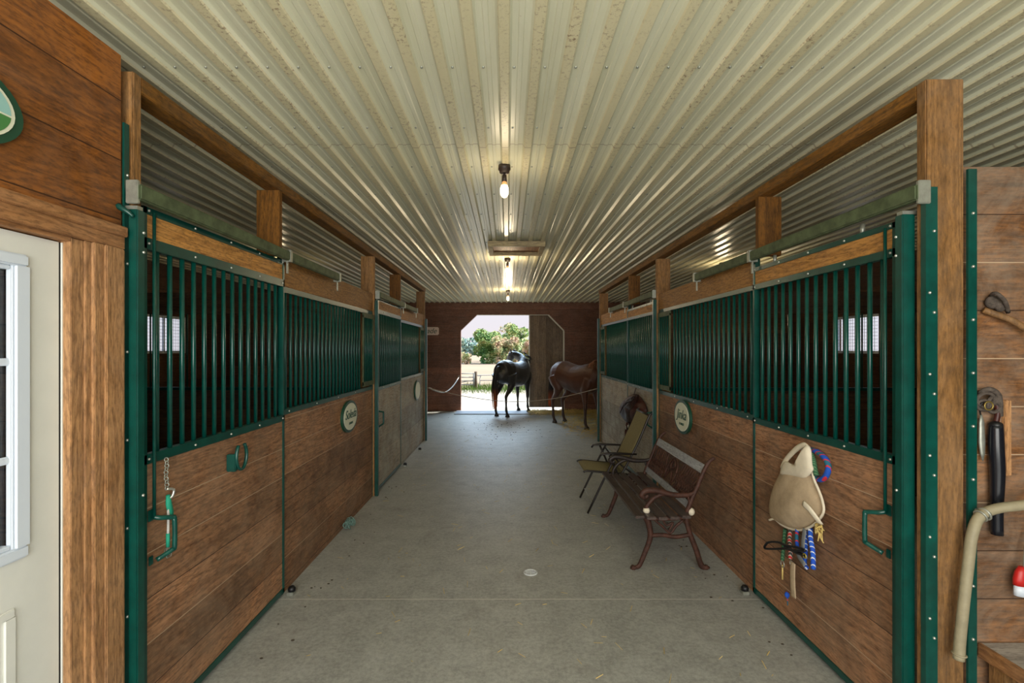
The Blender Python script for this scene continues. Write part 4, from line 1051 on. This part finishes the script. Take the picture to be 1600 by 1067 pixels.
# ------------------------------------------------------------ foreground right: tools on the wash bay wall
YW = 2.012
def wp(px, py, y=YW-.02): return uny(px, py, y)
T = Thing('wall_hook', 'dusty cobwebbed hook with slanting wooden handle high on the right wall', 'hook', wp(1552, 478))
T.part('hook', MB().ball(wp(1552, 472, YW-.02), .03, (1.1, .6, .9), 12).ball(wp(1563, 478, YW-.03), .022, (1, .7, 1.1), 10).tube([wp(1548,462,YW-.01), wp(1556,458,YW-.05), wp(1570,470,YW-.06), wp(1575,488,YW-.03)], .008, 6, 3), M['cobweb'])
T.part('handle', MB().tube([wp(1536, 484, YW-.012), wp(1552, 490, YW-.025), wp(1580, 500, YW-.04), wp(1612, 520, YW-.05)], .013, 8, 3), M['post'])
T = Thing('bridle_hook', 'dark curled leather straps on a ring hook on the right wall', 'hook', wp(1545, 630))
hb = MB()
for (x_, y_, r_, nx) in ((1540, 625, .030, .2), (1548, 630, .026, -.5), (1537, 633, .02, .7), (1553, 636, .022, .1)):
    hb.torus(wp(x_, y_, YW-.035), r_, .0075, (nx, 1, .2), 18, 6)
hb.ball(wp(1556, 624, YW-.03), .022, (1, .8, 1.2), 10).tube([wp(1530, 615), wp(1545, 608, YW-.05), wp(1560, 618, YW-.04), wp(1562, 650, YW-.03)], .011, 8, 3)
T.part('straps', hb, M['cobweb'])
T.part('ring', MB().torus(wp(1545, 634, YW-.055), .017, .003, (0, 1, 0), 18, 6), plain('brass_ring', srgb(150,130,70), .4, .7))
T = Thing('hoof_pick', 'slim grey pointed metal blade hanging by its ring on the right wall', 'tool', wp(1534, 690))
T.part('blade', MB().loft([(wp(1533, 648, YW-.02), .003, .003), (wp(1533.5, 660, YW-.02), .011, .006), (wp(1534, 690, YW-.02), .014, .007), (wp(1535, 708, YW-.02), .010, .006), (wp(1535.5, 720, YW-.02), .002, .002)], 10, ref=(0,1,0)), M['galv'])
T.part('cord', MB().tube([wp(1532, 648, YW-.02), wp(1531, 636, YW-.03), wp(1536, 628, YW-.035)], .003, 6, 3), M['black'])
T = Thing('black_tube', 'glossy black rubber tube hanging down the right wall behind the hose', 'tube', wp(1558, 750))
T.part('tube', MB().tube([wp(1556, 664, YW-.035), wp(1556.5, 700, YW-.035), wp(1558.5, 740, YW-.035), wp(1557.5, 790, YW-.035), wp(1558, 835, YW-.035)], lambda t: .023+.003*math.sin(t*5), 14, 4), plain('glossy_black_rubber', srgb(22,24,30), .25))
T.part('end_cap', MB().ball(wp(1556, 664, YW-.035), .0235, (1, 1, .7), 12), M['black'])
T.part('hanging_strap', MB().tube([wp(1556, 660, YW-.03), wp(1559, 645, YW-.03), wp(1557, 630, YW-.03)], .010, 8, 3), M['leather_red'])
T = Thing('hose', 'thick old beige hose curving over from the right and down in front of the post', 'hose', wp(1500, 1020, 1.90))
T.part('tube', MB().tube([wp(1660, 778, 1.86), wp(1600, 789, 1.88), wp(1560, 794, 1.90), wp(1532, 806, 1.91), wp(1519, 835, 1.90), wp(1513, 880, 1.90), wp(1506, 940, 1.90), wp(1500, 1000, 1.90), wp(1498, 1030, 1.90)], .019, 12, 5), M['hose'])
T.part('clamp', MB().torus(wp(1538, 803, 1.91), .0215, .005, (1, .2, .35), 18, 6).torus(wp(1532, 806, 1.91), .0215, .004, (1, .2, .5), 18, 6), M['galv'])
T.part('bracket', MB().tube([wp(1537, 803, 1.93), wp(1526, 797, 1.95), wp(1517, 792, 2.005)], .008, 6, 2).ball(wp(1519, 794, 1.985), .014), M['galv'])
T.part('end_collar', MB().torus(wp(1499, 1022, 1.90), .0205, .004, (.1, 0, 1), 18, 6), M['hose'])
single('wall_batten', MB().box(wp(1572,0).x, wp(1581,0).x, YW-.02, YW, 1.18, 1.49, .002), M['casing'], 'short upright wooden batten on the right wall beside the black tube', 'batten', (wp(1576,0).x, YW-.02, 1.18))
T = Thing('scrub_brush', 'red backed brush with white bristles cut off by the right frame edge', 'brush', wp(1600, 905))
T.part('back', MB().loft([(wp(1597, 885, 1.96), .012, .010), (wp(1597, 893, 1.96), .026, .018), (wp(1597, 905, 1.96), .034, .02), (wp(1597, 914, 1.96), .034, .02)], 12, ref=(0,1,0)), M['redp'])
T.part('bristles', MB().loft([(wp(1597, 914, 1.96), .03, .018), (wp(1597, 930, 1.96), .032, .02)], 12, ref=(0,1,0)), M['whiteframe'])
T.part('hanging_cord', MB().tube([wp(1600, 886, 1.96), wp(1602, 850, 1.98), wp(1604, 830, 1.99)], .004, 6, 2), M['galv'])
T = Thing('work_bench', 'low dusty board bench at the bottom right corner', 'bench', (2.4, 1.7, 0))
T.part('top_board', MB().box(1.955, 2.95, 1.30, 2.005, .46, .485, .003), M['shelf'])
T.part('edge_board', MB().box(1.945, 1.962, 1.30, 2.0, .43, .487, .003), M['casing_y'])
for x_, y_ in ((2.0, 1.35), (2.9, 1.35), (2.0, 1.95), (2.9, 1.95)): T.part('leg', MB().box(x_-.03, x_+.03, y_-.03, y_+.03, 0, .46, .003), M['post'])

# ------------------------------------------------------------ outdoors beyond the rear door
struct('ground_yard', MB().box(-12, 14, YR, 20.5, -.2, -.005), M['sand'])
struct('ground_field', MB().box(-90, 90, 20.5, 160, -.3, -.03), M['field'])
struct('ground_front', MB().box(-14, 14, -14, -6, -.2, -.01), M['sand'])
mb = MB()
for i in range(5200):
    x_ = R.uniform(-3.5, 4.5); y_ = R.triangular(18.2, 24, 20.5); h_ = R.uniform(.08, .26); a = R.uniform(0, PI)
    c = Vector((x_, y_, -.03)); d = Vector((math.cos(a), math.sin(a), 0))*.012; t_ = Vector((R.uniform(-.06,.06), R.uniform(-.06,.06), h_))
    mb.add([c-d, c+d, c+t_], [(0, 1, 2)])
o = mk('grass', mb, M['grassm']); tagobj(o, 'strip of rough green grass along the yard edge outside the doorway', 'grass', kind='stuff')
# gates and fence
def gate(name, label, x0, x1, y, z0, z1, zs_, mat, post, curved=False):
    T = Thing(name, label, 'gate', ((x0+x1)/2, y, z0))
    if curved:
        r_ = .16
        T.part('frame', MB().tube([(x0, y, z0), (x0, y, z1-r_), (x0+.05, y, z1-.04), (x0+r_, y, z1), (x1, y, z1), (x1, y, z0)], .022, 8, 3), mat)
    else:
        T.part('frame', MB().cyl((x0, y, z0), (x0, y, z1), .03).cyl((x1, y, z0), (x1, y, z1), .03), mat)
    for z_ in zs_: T.part('rail', MB().cyl((x0, y, z_), (x1, y, z_), .022), mat)
    if post:
        T.part('brace', MB().cyl((x0, y, z0), (x1, y, z1-.3), .015), mat)
gate('farm_gate', 'grey pipe gate with four rails just outside the left side of the doorway', -3.4, -1.46, 20.9, 0, .68, (.66, .50, .34, .18), M['metalpipe'], True)
gate('pipe_gate', 'pale curved pipe gate half hidden behind the black horse', -1.22, 2.6, 21.4, 0, .56, (.33,), M['whitepipe'], False, True)
T = Thing('fence_post', 'dark wooden fence post between the two gates outside', 'post', (-1.38, 21.0, 0))
T.part('post', MB().cyl((-1.38, 21.0, -.02), (-1.38, 21.0, .74), .06), M['bark'])
# bushes and trees
def tree(name, label, cat, x_, y_, w_, h_, mat, n, z0=0, leaf=.2, seed=1, trunkh=None, lumps=16):
    rr = random.Random(seed)
    T = Thing(name, label, cat, (x_, y_, -.03))
    T.part('trunk', MB().tube([(x_, y_, -.03), (x_+.1, y_, h_*.35), (x_-.1, y_, h_*.7)], lambda t: .14*(1-.6*t), 7, 2), M['bark'])
    cl = [(Vector((x_+rr.uniform(-.62, .62)*w_/2, y_+rr.uniform(-.5, .5)*w_/2, z0+(h_-z0)*(.10+.72*rr.random()))), rr.uniform(.22, .42)*min(w_, h_)*.62) for _ in range(lumps)]
    mb = MB()
    for i in range(n):
        c, r_ = rr.choice(cl)
        d = Vector((rr.gauss(0,1), rr.gauss(0,1), rr.gauss(0,1))).normalized()*r_*rr.uniform(.75, 1.05)
        p = c+Vector((d.x, d.y, d.z*.85))
        if p.z < .05: p.z = .05+rr.random()*.4
        u = Vector((rr.gauss(0,1), rr.gauss(0,1), rr.gauss(0,1))).normalized(); v = u.orthogonal().normalized(); s_ = leaf*rr.uniform(.5, 1.2)
        mb.add([p-u*s_, p+v*s_*.6, p+u*s_, p-v*s_*.6], [(0, 1, 2, 3)])
    T.part('foliage', mb, mat)
tree('bush', 'big rounded green bush left of centre in the doorway view', 'bush', -2.6, 60, 4.6, 4.3, M['leaf1'], 5200, seed=3, leaf=.22)
tree('bush', 'smaller green and ochre bush low at the left of the hedge', 'bush', -4.9, 57, 1.7, 1.35, M['leaf2'], 900, seed=5, leaf=.12)
tree('tree', 'taller pale green tree rising above the hedge, behind the black horse', 'tree', 1.9, 66, 5.0, 5.4, M['leaf1'], 5200, seed=8, leaf=.22)
tree('bush', 'pinkish autumn bush between the green bush and the tall tree', 'bush', -.2, 58, 4.0, 3.3, M['leaf2'], 3800, seed=11, leaf=.2)
tree('bush', 'yellow-green bush at the right of the hedge beside the barn door edge', 'bush', 3.2, 56, 3.6, 3.0, M['leaf2'], 3200, seed=14, leaf=.2)
tree('tree', 'sparse reddish tree top sticking up behind the hedge', 'tree', .2, 72, 3.2, 6.0, M['leaf2'], 900, seed=17, leaf=.16, z0=2.5)
for i in range(5):
    tree('tree', ['hazy blue-green tree in the far treeline at the left of the doorway view', 'hazy far tree hidden behind the big bush', 'hazy far tree behind the pinkish bush', 'hazy far tree behind the tall green tree', 'hazy far tree behind the right bush'][i], 'tree', -22+11*i, 140, 7, 5.2, M['leaf3'], 900, seed=30+i, leaf=.6)

# ------------------------------------------------------------ groups of like things
GR = {'stall_door': 'sliding stall doors along the aisle', 'stall_panel': 'fixed stall fronts along the aisle', 'steel_post': 'green steel posts of the stall fronts',
      'post': 'timber posts along the aisle', 'stub_post': 'short stubs under the beams', 'beam': 'beams above the stalls', 'door_track': 'tracks over the stall doors',
      'stall_partition': 'partitions inside the stall rows', 'ceiling_lamp': 'bare bulb ceiling lamps', 'oval_sign': 'oval name signs', 'horse': 'horses at the rear doorway',
      'lead_rope': 'ropes hanging below the fly mask', 'web_strap': 'straps hanging below the fly mask', 'floor_guide': 'floor guides of the sliding doors',
      'steel_strip': 'bolted green steel strips', 'bush': 'bushes beyond the field', 'tree': 'trees beyond the field'}
for o in D.objects:
    b_ = o.name.split('.')[0]
    if o.parent is None and b_ in GR and o.get('label'): o['group'] = GR[b_]
